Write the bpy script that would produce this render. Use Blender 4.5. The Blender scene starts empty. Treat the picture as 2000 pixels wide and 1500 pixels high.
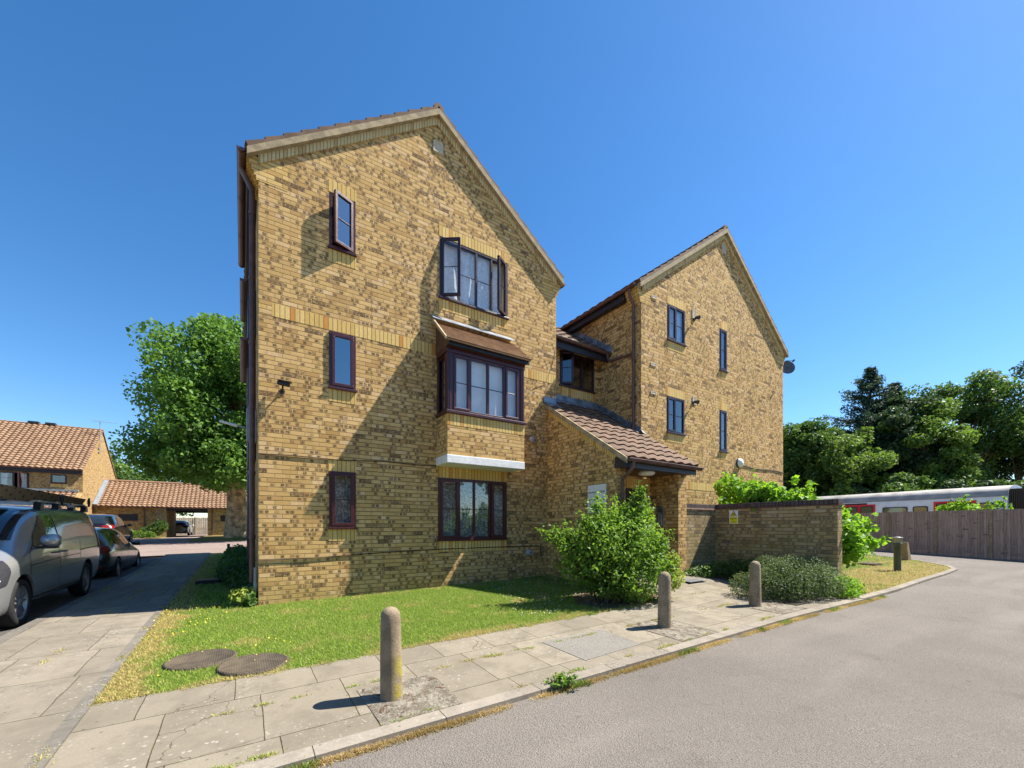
import bpy, bmesh, math, random
import numpy as np
from mathutils import Vector, Matrix
from mathutils.bvhtree import BVHTree
random.seed(7); rng = np.random.default_rng(7)
R = math.radians
scene = bpy.context.scene
# ---------------------------------------------------------------- camera
cam = bpy.data.objects.new('camera', bpy.data.cameras.new('camera'))
scene.collection.objects.link(cam); scene.camera = cam
cam.location = (0, 0, 1.28); cam.rotation_euler = (R(90), 0, R(-33.09))
cam.data.sensor_width = 36; cam.data.lens = 14.544; cam.data.shift_y = 0.14
cam.data.clip_start = 0.05; cam.data.clip_end = 6000
# ---------------------------------------------------------------- light
SUN_EL, SUN_AZ = 54.0, 107.2          # azimuth clockwise from +Y
w = bpy.data.worlds.new('World'); scene.world = w; w.use_nodes = True
wn = w.node_tree; bg = wn.nodes['Background']
sky = wn.nodes.new('ShaderNodeTexSky'); sky.sky_type = 'NISHITA'; sky.sun_disc = False
sky.sun_elevation = R(SUN_EL); sky.sun_rotation = R(SUN_AZ)
sky.air_density = 1.0; sky.dust_density = 0.2; sky.ozone_density = 4.0; sky.altitude = 0
hs = wn.nodes.new('ShaderNodeHueSaturation'); hs.inputs['Saturation'].default_value = 1.25; hs.inputs['Value'].default_value = .64
wn.links.new(sky.outputs[0], hs.inputs['Color']); wn.links.new(hs.outputs[0], bg.inputs[0]); bg.inputs[1].default_value = 0.14
sun = bpy.data.objects.new('sun', bpy.data.lights.new('sun', 'SUN'))
scene.collection.objects.link(sun)
sun.data.energy = 5.0; sun.data.angle = R(0.5); sun.data.color = (1.0, 0.95, 0.86)
ts = Vector((math.sin(R(SUN_AZ))*math.cos(R(SUN_EL)), math.cos(R(SUN_AZ))*math.cos(R(SUN_EL)), math.sin(R(SUN_EL))))
sun.rotation_euler = ts.to_track_quat('Z', 'Y').to_euler(); sun.location = (20, -8, 30)
vs = scene.view_settings; vs.view_transform = 'Standard'; vs.look = 'None'; vs.gamma = 1; vs.exposure = 1.17
scene.render.engine = 'CYCLES'
scene.cycles.max_bounces = 6; scene.cycles.transparent_max_bounces = 8

# ---------------------------------------------------------------- helpers: tags
COL = scene.collection
def tag(o, label=None, cat=None, group=None, kind=None):
    if label: o['label'] = label
    if cat: o['category'] = cat
    if group: o['group'] = group
    if kind: o['kind'] = kind
    return o
def empty(name, loc, label=None, cat=None, group=None, rz=0):
    o = bpy.data.objects.new(name, None); COL.objects.link(o)
    o.empty_display_size = .2
    o.location = loc; o.rotation_euler = (0, 0, rz)
    bpy.context.view_layer.update()
    return tag(o, label, cat, group)
def adopt(o, parent):
    if parent is not None:
        o.parent = parent
        o.matrix_parent_inverse = Matrix.Identity(4)
def copy_tree(o, parent=None):
    c = o.copy(); COL.objects.link(c)
    if parent: c.parent = parent
    for ch in list(o.children): copy_tree(ch, c)
    return c
# ---------------------------------------------------------------- helpers: geometry
def V3(*a): return Vector(a)
class MB:
    """collects polygons (world metres) and links them as one mesh object"""
    def __init__(s): s.v = []; s.f = []; s.uv = []; s.sm = []
    def poly(s, pts, uv=None, smooth=False):
        n = len(s.v); s.v += [tuple(p) for p in pts]
        s.f.append(tuple(range(n, n+len(pts)))); s.uv.append(uv); s.sm.append(smooth)
    def grid(s, rows, smooth=True, close=False, uvs=None):
        n = len(s.v); nc = len(rows[0])
        for r in rows: s.v += [tuple(p) for p in r]
        for i in range(len(rows)-1):
            for j in range(nc if close else nc-1):
                k = (j+1) % nc
                s.f.append((n+i*nc+j, n+i*nc+k, n+(i+1)*nc+k, n+(i+1)*nc+j)); s.sm.append(smooth)
                s.uv.append([uvs[i][j], uvs[i][k], uvs[i+1][k], uvs[i+1][j]] if uvs else None)
    def box(s, x0, x1, y0, y1, z0, z1):
        s.fbox(WORLD, x0, x1, y0, y1, z0, z1)
    def fbox(s, F, u0, u1, d0, d1, z0, z1):
        c = [F.p(u, d, z) for z in (z0, z1) for d in (d0, d1) for u in (u0, u1)]
        n = len(s.v); s.v += [tuple(p) for p in c]
        for f in ((0, 1, 3, 2), (4, 6, 7, 5), (0, 4, 5, 1), (2, 3, 7, 6), (0, 2, 6, 4), (1, 5, 7, 3)):
            s.f.append(tuple(n+i for i in f)); s.uv.append(None); s.sm.append(False)
    def prism(s, poly, ext, smooth=False):
        """poly: list of 3D points, ext: extrusion vector"""
        e = Vector(ext); a = [Vector(p) for p in poly]; b = [p+e for p in a]
        s.poly(a); s.poly(b[::-1])
        for i in range(len(a)):
            j = (i+1) % len(a); s.poly([a[i], a[j], b[j], b[i]], smooth=smooth)
    def tube(s, pts, r, n=8, cap=True):
        pts = [Vector(p) for p in pts]
        rs = r if isinstance(r, (list, tuple)) else [r]*len(pts)
        rows = []; ref = None
        for i, p in enumerate(pts):
            d = (pts[min(i+1, len(pts)-1)] - pts[max(i-1, 0)]).normalized()
            if ref is None: ref = Vector((0, 0, 1)) if abs(d.z) < .9 else Vector((1, 0, 0))
            a = d.cross(ref).normalized(); b = d.cross(a)
            ref = a.cross(d)
            rows.append([p + (a*math.cos(2*math.pi*k/n) + b*math.sin(2*math.pi*k/n))*rs[i] for k in range(n)])
        s.grid(rows, close=True)
        if cap: s.poly(rows[0][::-1]); s.poly(rows[-1])
    def lathe(s, c, prof, n=24, axis='Z'):
        rows = []
        for (r, z) in prof:
            row = []
            for k in range(n):
                a = 2*math.pi*k/n
                q = (r*math.cos(a), r*math.sin(a), z)
                if axis == 'X': q = (z, r*math.cos(a), r*math.sin(a))
                if axis == 'Y': q = (r*math.cos(a), z, r*math.sin(a))
                row.append((c[0]+q[0], c[1]+q[1], c[2]+q[2]))
            rows.append(row)
        s.grid(rows, close=True)
        if prof[0][0] > 1e-4: s.poly(rows[0][::-1])
        if prof[-1][0] > 1e-4: s.poly(rows[-1])
    def build(s, name, mat, parent=None, bevel=0, recalc=True, local=False):
        me = bpy.data.meshes.new(name)
        inv = Matrix.Identity(4)
        if parent is not None and not local: inv = parent_world(parent).inverted()
        me.from_pydata([inv @ Vector(p) for p in s.v], [], s.f)
        lay = me.uv_layers.new(name='UVMap')
        for pi, p in enumerate(me.polygons):
            uv = s.uv[pi]
            if uv is None:
                vs_ = [Vector(s.v[i]) for i in s.f[pi]]
                nrm = Vector((0, 0, 0))
                for i in range(len(vs_)):
                    a, b = vs_[i], vs_[(i+1) % len(vs_)]
                    nrm += a.cross(b)
                if nrm.length < 1e-12: nrm = Vector((0, 0, 1))
                nrm.normalize()
                if abs(nrm.z) > .93: U, W = Vector((1, 0, 0)), Vector((0, 1, 0))
                else:
                    U = Vector((nrm.y, -nrm.x, 0)).normalized()
                    if (U.x if abs(U.x) > abs(U.y) else U.y) < 0: U = -U
                    W = (Vector((0, 0, 1)) - nrm*nrm.z).normalized()
                uv = [(q.dot(U), q.dot(W)) for q in vs_]
            for k, li in enumerate(p.loop_indices): lay.data[li].uv = uv[k]
            p.use_smooth = s.sm[pi]
        if mat: me.materials.append(mat)
        o = bpy.data.objects.new(name, me); COL.objects.link(o); adopt(o, parent)
        if recalc:
            bm = bmesh.new(); bm.from_mesh(me)
            bmesh.ops.recalc_face_normals(bm, faces=bm.faces); bm.to_mesh(me); bm.free()
        if bevel:
            m = o.modifiers.new('bevel', 'BEVEL'); m.width = bevel; m.segments = 2; m.limit_method = 'ANGLE'
        return o
class Frame:
    """wall frame: u along the wall, d outwards, z up"""
    def __init__(s, o, u, n): s.o = Vector(o); s.u = Vector(u).normalized(); s.n = Vector(n).normalized()
    def p(s, u, d, z): return s.o + s.u*u + s.n*d + Vector((0, 0, z))
WORLD = Frame((0, 0, 0), (1, 0, 0), (0, 1, 0))
def parent_world(o):
    m = o.matrix_basis.copy(); q = o
    while q.parent is not None:
        q = q.parent; m = q.matrix_basis @ m
    return m
def south(Y): return Frame((0, Y, 0), (1, 0, 0), (0, -1, 0))     # wall facing -Y, u = world X
def west(X): return Frame((X, 0, 0), (0, 1, 0), (-1, 0, 0))      # wall facing -X, u = world Y
def east(X): return Frame((X, 0, 0), (0, 1, 0), (1, 0, 0))
def clip(poly, a, b, c):
    """keep a*u+b*v<=c"""
    out = []
    for i in range(len(poly)):
        p, q = poly[i], poly[(i+1) % len(poly)]
        dp, dq = a*p[0]+b*p[1]-c, a*q[0]+b*q[1]-c
        if dp <= 1e-9: out.append(p)
        if (dp < -1e-9 and dq > 1e-9) or (dp > 1e-9 and dq < -1e-9):
            t = dp/(dp-dq); out.append((p[0]+(q[0]-p[0])*t, p[1]+(q[1]-p[1])*t))
    return out
def wall(mb, F, outline, holes=(), reveal=.09, d=0.0):
    """convex outline in (u,z), counter-clockwise, with rectangular holes and their reveals"""
    us = sorted({p[0] for p in outline} | {h[0] for h in holes} | {h[1] for h in holes})
    zs = sorted({p[1] for p in outline} | {h[2] for h in holes} | {h[3] for h in holes})
    for i in range(len(us)-1):
        for j in range(len(zs)-1):
            cu, cz = (us[i]+us[i+1])/2, (zs[j]+zs[j+1])/2
            if any(h[0] < cu < h[1] and h[2] < cz < h[3] for h in holes): continue
            q = [(us[i], zs[j]), (us[i+1], zs[j]), (us[i+1], zs[j+1]), (us[i], zs[j+1])]
            for k in range(len(outline)):
                a, b = outline[k], outline[(k+1) % len(outline)]
                ex, ey = b[0]-a[0], b[1]-a[1]
                q = clip(q, ey, -ex, ey*a[0]-ex*a[1])
                if len(q) < 3: break
            if len(q) >= 3: mb.poly([F.p(u, d, z) for u, z in q])
    for (u0, u1, z0, z1) in holes:
        for a, b in (((u0, z0), (u1, z0)), ((u1, z0), (u1, z1)), ((u1, z1), (u0, z1)), ((u0, z1), (u0, z0))):
            mb.poly([F.p(a[0], d, a[1]), F.p(b[0], d, b[1]), F.p(b[0], d-reveal, b[1]), F.p(a[0], d-reveal, a[1])])
def smooth01(t): t = max(0., min(1., t)); return t*t*(3-2*t)
def g(x, y):
    """height of the made ground (paving / lawn level)"""
    sx = .0185*(max(-12, min(7, x))-.22) - .003*(max(7, min(60, x))-7)
    if y < 0: sy = -.317
    elif y < 7.93: sy = .04*(y-7.93)
    elif y < 14: sy = .015*(y-7.93)
    else: sy = .091 + .027*(min(y, 33)-14)
    f = 1-smooth01((x-12)/10)
    if y > 7.93: sy *= (.25+.75*f)
    b = .17*smooth01((x-5.5)/2.5)*smooth01((y-3.9)/1.8)*(1-smooth01((x-9.5)/2))
    return sx+sy+b
# ---------------------------------------------------------------- helpers: node materials
class NT:
    def __init__(s, name, rough=.8, spec=.3):
        s.m = bpy.data.materials.new(name); s.m.use_nodes = True
        s.t = s.m.node_tree; s.b = s.t.nodes['Principled BSDF']
        s.b.inputs['Roughness'].default_value = rough
        s.b.inputs['Specular IOR Level'].default_value = spec
        s.cache = {}
    def new(s, t): return s.t.nodes.new(t)
    def put(s, v, sock):
        if isinstance(v, (int, float)): sock.default_value = v
        elif isinstance(v, tuple): sock.default_value = v if len(v) == len(sock.default_value) else v+(1,)*(len(sock.default_value)-len(v))
        else: s.t.links.new(v, sock)
    def M(s, op, a, b=None, c=None, clamp=False):
        n = s.new('ShaderNodeMath'); n.operation = op; n.use_clamp = clamp
        s.put(a, n.inputs[0])
        if b is not None: s.put(b, n.inputs[1])
        if c is not None: s.put(c, n.inputs[2])
        return n.outputs[0]
    def uv(s):
        if 'uv' not in s.cache:
            n = s.new('ShaderNodeUVMap'); n.uv_map = 'UVMap'; q = s.new('ShaderNodeSeparateXYZ'); s.t.links.new(n.outputs[0], q.inputs[0])
            s.cache['uv'] = (n.outputs[0], q.outputs[0], q.outputs[1])
        return s.cache['uv']
    def pos(s):
        if 'pos' not in s.cache:
            n = s.new('ShaderNodeNewGeometry'); q = s.new('ShaderNodeSeparateXYZ'); s.t.links.new(n.outputs['Position'], q.inputs[0])
            s.cache['pos'] = (n.outputs['Position'], q.outputs[0], q.outputs[1], q.outputs[2], n.outputs['Random Per Island'])
        return s.cache['pos']
    def vec(s, x, y, z=0.):
        n = s.new('ShaderNodeCombineXYZ'); s.put(x, n.inputs[0]); s.put(y, n.inputs[1]); s.put(z, n.inputs[2]); return n.outputs[0]
    def scale(s, v, k):
        n = s.new('ShaderNodeVectorMath'); n.operation = 'MULTIPLY'; s.put(v, n.inputs[0]); n.inputs[1].default_value = k if isinstance(k, tuple) else (k, k, k); return n.outputs[0]
    def noise(s, v, sc, det=2, rough=.5, dist=0):
        n = s.new('ShaderNodeTexNoise'); s.put(v, n.inputs['Vector']); n.inputs['Scale'].default_value = sc
        n.inputs['Detail'].default_value = det; n.inputs['Roughness'].default_value = rough; n.inputs['Distortion'].default_value = dist
        return n.outputs['Fac']
    def vor(s, v, sc, feat='F1', rnd=1):
        n = s.new('ShaderNodeTexVoronoi'); n.feature = feat; s.put(v, n.inputs['Vector']); n.inputs['Scale'].default_value = sc; n.inputs['Randomness'].default_value = rnd
        return n.outputs['Distance'], (n.outputs['Color'] if feat == 'F1' else None)
    def wn(s, v):
        n = s.new('ShaderNodeTexWhiteNoise'); n.noise_dimensions = '3D'; s.put(v, n.inputs['Vector']); return n.outputs['Value']
    def ss(s, x, a, b, lo=0., hi=1.):
        n = s.new('ShaderNodeMapRange'); n.interpolation_type = 'SMOOTHSTEP'; s.put(x, n.inputs[0])
        for i, q in enumerate((a, b, lo, hi)): n.inputs[i+1].default_value = q
        return n.outputs[0]
    def ramp(s, x, stops):
        n = s.new('ShaderNodeValToRGB'); s.put(x, n.inputs[0]); e = n.color_ramp.elements
        while len(e) < len(stops): e.new(.5)
        for i, (p, c) in enumerate(stops): e[i].position = p; e[i].color = tuple(c)+(1,)
        return n.outputs[0]
    def mix(s, f, a, b, mode='MIX'):
        n = s.new('ShaderNodeMix'); n.data_type = 'RGBA'; n.blend_type = mode
        s.put(f, n.inputs[0]); s.put(a, n.inputs[6]); s.put(b, n.inputs[7]); return n.outputs[2]
    def col(s, c): s.put(c, s.b.inputs['Base Color']); return s
    def bump(s, h, dist, strength=1.):
        n = s.new('ShaderNodeBump'); s.put(h, n.inputs['Height']); n.inputs['Distance'].default_value = dist; n.inputs['Strength'].default_value = strength
        s.t.links.new(n.outputs[0], s.b.inputs['Normal']); return s
def plain(name, c, rough=.5, metal=0, var=.12, sc=9, spec=.4, coat=0, bump=0):
    m = NT(name, rough, spec); p = m.pos()[0]
    n = m.noise(p, sc, 3, .6)
    m.col(m.mix(m.ss(n, .3, .7), tuple(v*(1-var) for v in c), tuple(min(1, v*(1+var)) for v in c)))
    m.b.inputs['Metallic'].default_value = metal
    if coat: m.b.inputs['Coat Weight'].default_value = coat
    if bump: m.bump(m.noise(p, sc*8, 3, .6), bump)
    m.put(m.ss(n, .2, .8, rough*.85, min(1, rough*1.15)), m.b.inputs['Roughness'])
    return m.m
def brick(name, ca, cb, dark, mortar, dens=.40, bw=.225, bh=.075, stain=None, moss=None):
    m = NT(name, .88, .2); P = m.pos(); _, u, v = m.uv()
    r = m.M('DIVIDE', v, bh); row = m.M('FLOOR', r); fr = m.M('SUBTRACT', r, row)
    off = m.M('MULTIPLY', m.M('MODULO', m.M('ADD', row, 1000.), 2.), .5)
    uo = m.M('ADD', m.M('DIVIDE', u, bw), off); colm = m.M('FLOOR', uo); fu = m.M('SUBTRACT', uo, colm)
    rnd = m.wn(m.vec(colm, row, 3.)); rnd2 = m.wn(m.vec(colm, row, 11.))
    du = m.M('MULTIPLY', m.M('MINIMUM', fu, m.M('SUBTRACT', 1., fu)), bw)
    dv = m.M('MULTIPLY', m.M('MINIMUM', fr, m.M('SUBTRACT', 1., fr)), bh)
    wob = m.M('MULTIPLY', m.M('SUBTRACT', m.noise(P[0], 60, 2), .5), .004)
    edge = m.M('ADD', m.M('MINIMUM', du, dv), wob)
    isb = m.ss(edge, .0028, .0060)
    # burnt patches: blocks about half a brick wide
    s2 = m.M('MULTIPLY', uo, 3.); sc = m.M('FLOOR', s2); fs = m.M('SUBTRACT', s2, sc)
    pr = m.wn(m.vec(sc, row, 29.))
    nz = m.noise(P[0], 38, 3, .7); big = m.noise(P[0], .7, 2)
    thr = m.M('ADD', pr, m.M('MULTIPLY', m.M('SUBTRACT', big, .5), .55))
    shape = m.M('MINIMUM', m.ss(m.M('ABSOLUTE', m.M('SUBTRACT', fs, .5)), .30, .46, 1., 0.), m.ss(m.M('ABSOLUTE', m.M('SUBTRACT', fr, .5)), .26, .40, 1., 0.))
    patch = m.M('MULTIPLY', m.ss(thr, 1-dens-.04, 1-dens+.10), shape)
    full = m.ss(rnd2, 1-dens*.09-.01, 1-dens*.09)
    patch = m.M('MAXIMUM', patch, full)
    patch = m.M('MULTIPLY', patch, m.ss(nz, .30, .56, .2, .95))
    base = m.mix(rnd, ca, cb)
    base = m.mix(m.ss(m.wn(m.vec(colm, row, 51.)), .86, .9, 0., .6), base, (cb[0]*.72, cb[1]*.62, cb[2]*.6))
    base = m.mix(m.ss(m.wn(m.vec(colm, row, 77.)), .88, .92, 0., .45), base, (min(1, ca[0]*1.12), min(1, ca[1]*1.2), min(1, ca[2]*1.7)))
    base = m.mix(m.ss(m.noise(P[0], 120, 2), .35, .75, 0., .35), base, tuple(x*.62 for x in cb))
    c = m.mix(patch, base, dark)
    mor = m.mix(m.M('LESS_THAN', dv, du), tuple(min(1, x*1.9) for x in mortar), tuple(x*.62 for x in mortar))  # raked-joint shade painted into the mortar: bed joints darker, upright joints lighter
    c = m.mix(isb, mor, c)
    c = m.mix(m.ss(m.noise(m.scale(P[0], (3., 3., .35)), 1.2, 4, .7), .52, .75, 0., .30), c, tuple(x*.5 for x in cb))
    c = m.mix(m.ss(m.noise(P[0], 1.7, 4, .65), .5, .8, 0., .30), c, tuple(x*.55 for x in cb))
    if moss is not None:
        mk = m.M('MULTIPLY', m.ss(P[3], moss[0], moss[1], 1., 0.), m.ss(m.noise(P[0], 2.6, 4, .7), .38, .62, .25, 1.))
        c = m.mix(m.M('MULTIPLY', mk, moss[2]), c, moss[3])
    m.col(c); m.bump(m.M('ADD', m.M('MULTIPLY', isb, 1.), m.M('MULTIPLY', nz, .25)), .008, .9)
    return m.m
def soldier(name, ca, cb, cc, mortar, pitch=.075, dark=.0):
    m = NT(name, .85, .2); P = m.pos(); _, u, v = m.uv()
    r = m.M('DIVIDE', u, pitch); k = m.M('FLOOR', r); f = m.M('SUBTRACT', r, k)
    rnd = m.wn(m.vec(k, 5., 1.)); d = m.M('MULTIPLY', m.M('MINIMUM', f, m.M('SUBTRACT', 1., f)), pitch)
    isb = m.ss(d, .003, .0065)
    c = m.ramp(rnd, [(0, cb), (.5, ca), (.78, ca), (.9, cc), (1, cc)])
    c = m.mix(m.ss(m.noise(P[0], 45, 3, .7), .45, .75, 0., .45), c, tuple(x*.5 for x in cb))
    m.col(m.mix(isb, mortar, c)); m.bump(isb, .008, .9)
    return m.m
def tile(name, ca, cb, tw, tl, dirt=(.05, .045, .03), da=.5):
    m = NT(name, .8, .25); P = m.pos(); _, u, v = m.uv()
    k = m.M('FLOOR', m.M('DIVIDE', u, tw)); j = m.M('FLOOR', m.M('DIVIDE', v, tl))
    rnd = m.wn(m.vec(k, j, 2.))
    c = m.mix(rnd, ca, cb)
    c = m.mix(m.ss(m.noise(P[0], 4, 5, .7), .45, .75, 0., da), c, dirt)
    c = m.mix(m.ss(m.noise(P[0], 90, 2), .5, .8, 0., .4), c, tuple(min(1, x*1.5) for x in ca))
    m.col(c); m.bump(m.noise(P[0], 150, 2), .002, .6)
    return m.m
def leafmat(name, ca, cb, trans=.35, gloss=.55):
    m = NT(name, gloss, .22); P = m.pos()
    c = m.mix(P[4], ca, cb)
    c = m.mix(m.ss(m.noise(P[0], 1.1, 2), .35, .65), c, tuple(x*.72 for x in cb))
    m.col(c)
    tr = m.new('ShaderNodeBsdfTranslucent'); m.t.links.new(m.mix(.5, c, (ca[0]*1.4, ca[1]*1.5, ca[2]*.7)), tr.inputs[0])
    ms = m.new('ShaderNodeMixShader'); ms.inputs[0].default_value = trans
    m.t.links.new(m.b.outputs[0], ms.inputs[1]); m.t.links.new(tr.outputs[0], ms.inputs[2])
    m.t.links.new(ms.outputs[0], m.t.nodes['Material Output'].inputs[0])
    return m.m
def glassmat(name, tint=(.75, .8, .8), lo=.10, hi=1.0, rough=.01):
    m = NT(name); t = m.t
    tr = m.new('ShaderNodeBsdfTransparent'); tr.inputs[0].default_value = tint+(1,)
    gl = m.new('ShaderNodeBsdfGlossy'); gl.inputs['Roughness'].default_value = rough
    fr = m.new('ShaderNodeLayerWeight'); fr.inputs[0].default_value = .5
    f = m.M('ADD', m.M('MULTIPLY', m.M('POWER', fr.outputs['Facing'], 3.), hi), lo, clamp=True)
    n = m.new('ShaderNodeBump'); n.inputs['Distance'].default_value = .002; n.inputs['Strength'].default_value = .25
    t.links.new(m.noise(m.pos()[0], 2.2, 2), n.inputs['Height']); t.links.new(n.outputs[0], gl.inputs['Normal'])
    ms = m.new('ShaderNodeMixShader'); t.links.new(f, ms.inputs[0]); t.links.new(tr.outputs[0], ms.inputs[1]); t.links.new(gl.outputs[0], ms.inputs[2])
    t.links.new(ms.outputs[0], t.nodes['Material Output'].inputs[0])
    return m.m
def darkglass(name, c=(.02, .025, .03), rough=.03):
    m = NT(name, rough, .8); m.col(m.mix(m.noise(m.pos()[0], 2), c, tuple(x*1.6 for x in c))); m.b.inputs['Coat Weight'].default_value = .6; m.b.inputs['Coat Roughness'].default_value = .01
    return m.m

BR_A, BR_B, BR_D, MORT = (.76, .49, .20), (.60, .365, .125), (.125, .075, .042), (.20, .135, .068)
M = {}
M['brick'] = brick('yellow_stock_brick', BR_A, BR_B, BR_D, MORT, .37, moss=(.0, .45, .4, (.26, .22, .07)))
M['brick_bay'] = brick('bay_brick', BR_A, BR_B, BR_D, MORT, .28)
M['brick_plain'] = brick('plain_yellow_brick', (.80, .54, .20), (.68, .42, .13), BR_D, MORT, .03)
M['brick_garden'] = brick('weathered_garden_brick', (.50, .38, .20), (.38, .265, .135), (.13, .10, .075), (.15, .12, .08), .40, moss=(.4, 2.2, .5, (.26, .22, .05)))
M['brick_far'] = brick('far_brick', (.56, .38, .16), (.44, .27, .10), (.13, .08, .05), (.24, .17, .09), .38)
M['soldier'] = soldier('soldier_brick', (.80, .55, .20), (.66, .42, .12), (.62, .27, .06), MORT)
M['dentil'] = soldier('verge_brick_course', (.72, .56, .29), (.62, .46, .21), (.52, .36, .16), (.13, .10, .06), .07)
M['coping'] = soldier('blue_brick_coping', (.11, .085, .085), (.075, .06, .06), (.14, .10, .095), (.03, .025, .02), .075)
M['creasing'] = plain('creasing_tile', (.38, .24, .17), .8, var=.3, sc=20)
M['verge'] = plain('verge_mortar', (.36, .275, .16), .9, var=.3, sc=7, bump=.003)
M['tile_dark'] = tile('brown_concrete_tile', (.21, .128, .082), (.15, .092, .06), .30, .33)
M['tile_plain'] = tile('plain_clay_tile', (.44, .28, .17), (.34, .20, .12), .165, .09, da=.35)
M['tile_orange'] = tile('orange_pantile', (.285, .175, .105), (.205, .12, .07), .30, .33, da=.35)
M['tile_far'] = tile('grey_brown_tile', (.12, .09, .07), (.08, .065, .055), .30, .33)
M['upvc'] = plain('rosewood_plastic_frame', (.060, .014, .016), .32, var=.25, sc=25, spec=.5)
M['upvc2'] = plain('dark_brown_plastic_frame', (.035, .016, .022), .32, var=.25, sc=25, spec=.5)
M['fascia'] = plain('black_stained_fascia', (.022, .020, .026), .45, var=.4, sc=12)
M['gutter'] = plain('brown_plastic_gutter', (.115, .058, .050), .38, var=.25, sc=6, spec=.5)
M['lead'] = plain('lead_flashing', (.20, .235, .27), .45, metal=.3, var=.35, sc=6, bump=.003)
M['leadlight'] = plain('bright_lead_flashing', (.22, .25, .28), .5, metal=.1, var=.3, sc=12, bump=.004)
M['render'] = plain('rough_white_render', (.80, .79, .76), .9, var=.08, sc=10, bump=.006)
M['soffit'] = plain('brown_soffit', (.10, .05, .03), .5, var=.3)
M['glass'] = glassmat('window_glass', tint=(.80, .83, .84), lo=.20, hi=.8)
M['glass_clear'] = glassmat('clear_window_glass', tint=(.95, .96, .96), lo=.12, hi=.7)
M['glass_sky'] = glassmat('reflective_window_glass', tint=(.5, .55, .6), lo=.42, hi=.6)
lc = NT('lace_curtain', .9, .1); P = lc.pos(); lc.col((.82, .83, .84)); tr_ = lc.new('ShaderNodeBsdfTransparent'); ms_ = lc.new('ShaderNodeMixShader')
d1, _q = lc.vor(P[0], 11.); pt = lc.M('MAXIMUM', lc.ss(d1, .20, .30, 1., 0.), lc.ss(lc.noise(P[0], 26, 3, .7), .50, .58))
lc.put(lc.M('MULTIPLY_ADD', pt, .50, .30), ms_.inputs[0]); lc.t.links.new(tr_.outputs[0], ms_.inputs[1]); lc.t.links.new(lc.b.outputs[0], ms_.inputs[2]); lc.t.links.new(ms_.outputs[0], lc.t.nodes['Material Output'].inputs[0])
M['lace'] = lc.m
M['net'] = plain('white_net_curtain', (.84, .86, .88), .9, var=.12, sc=18)
M['blind'] = plain('white_blind', (.90, .89, .86), .8, var=.05, sc=4)
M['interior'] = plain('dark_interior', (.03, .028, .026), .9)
M['white'] = plain('white_plastic', (.78, .77, .74), .4, var=.06)
M['cream'] = plain('cream_vent', (.62, .52, .38), .6, var=.12, sc=30)
M['black'] = plain('black_plastic', (.02, .02, .022), .4, var=.3)
M['grey'] = plain('grey_plastic', (.30, .31, .32), .45, var=.2)
M['steel'] = plain('brushed_steel', (.50, .50, .50), .35, metal=.8, var=.15)
M['door'] = plain('dark_brown_door', (.035, .018, .014), .4, var=.3)
M['cable'] = plain('black_cable', (.03, .025, .02), .6)
# ---------------------------------------------------------------- ground materials
def asphalt(name, c):
    m = NT(name, .92, .15); P = m.pos()[0]
    n1 = m.noise(P, 130, 3, .7); n2 = m.noise(P, .55, 4, .6); n3 = m.noise(P, 9, 4, .65)
    cc = m.mix(m.ss(n1, .33, .68), tuple(x*.60 for x in c), tuple(min(1, x*1.38) for x in c))
    cc = m.mix(m.ss(n2, .38, .66, 0., .45), cc, tuple(x*.70 for x in c))
    cc = m.mix(m.ss(n3, .55, .8, 0., .3), cc, tuple(min(1, x*1.25) for x in c))
    d, vc = m.vor(P, 75); cc = m.mix(m.ss(d, .12, .2, .6, 0.), cc, (c[0]*.4, c[1]*.4, c[2]*.4))
    wv = m.new('ShaderNodeVectorMath'); wv.operation = 'ADD'; m.put(P, wv.inputs[0]); m.put(m.scale(m.vec(m.noise(P, 1.3, 3), m.noise(P, 1.9, 3)), .8), wv.inputs[1])
    ed, _ = m.vor(wv.outputs[0], .22, 'DISTANCE_TO_EDGE')
    st = m.noise(P, .9, 5, .75); cc = m.mix(m.ss(st, .60, .68, 0., .35), cc, tuple(x*.55 for x in c))
    st = m.noise(m.scale(P, (.25, 1.6, 1)), .8, 3, .6); cc = m.mix(m.ss(st, .5, .7, 0., .28), cc, tuple(min(1, x*1.4) for x in c))
    cr = m.ss(ed, .0015, .006, .0, 0.); cc = m.mix(m.M('MULTIPLY', cr, 1.), cc, (.05, .045, .04))
    sp, _q = m.vor(P, 2.1); cc = m.mix(m.ss(m.M('ADD', sp, m.M('MULTIPLY', n3, .2)), .13, .17, .55, 0.), cc, tuple(x*.5 for x in c))
    m.col(cc); m.bump(m.M('ADD', n1, m.M('MULTIPLY', d, .8)), .007, 1.)
    return m.m
M['asphalt'] = asphalt('worn_asphalt', (.185, .163, .140))
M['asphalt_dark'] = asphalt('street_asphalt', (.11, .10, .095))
M['yard'] = asphalt('pink_block_yard', (.27, .205, .175))
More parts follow.
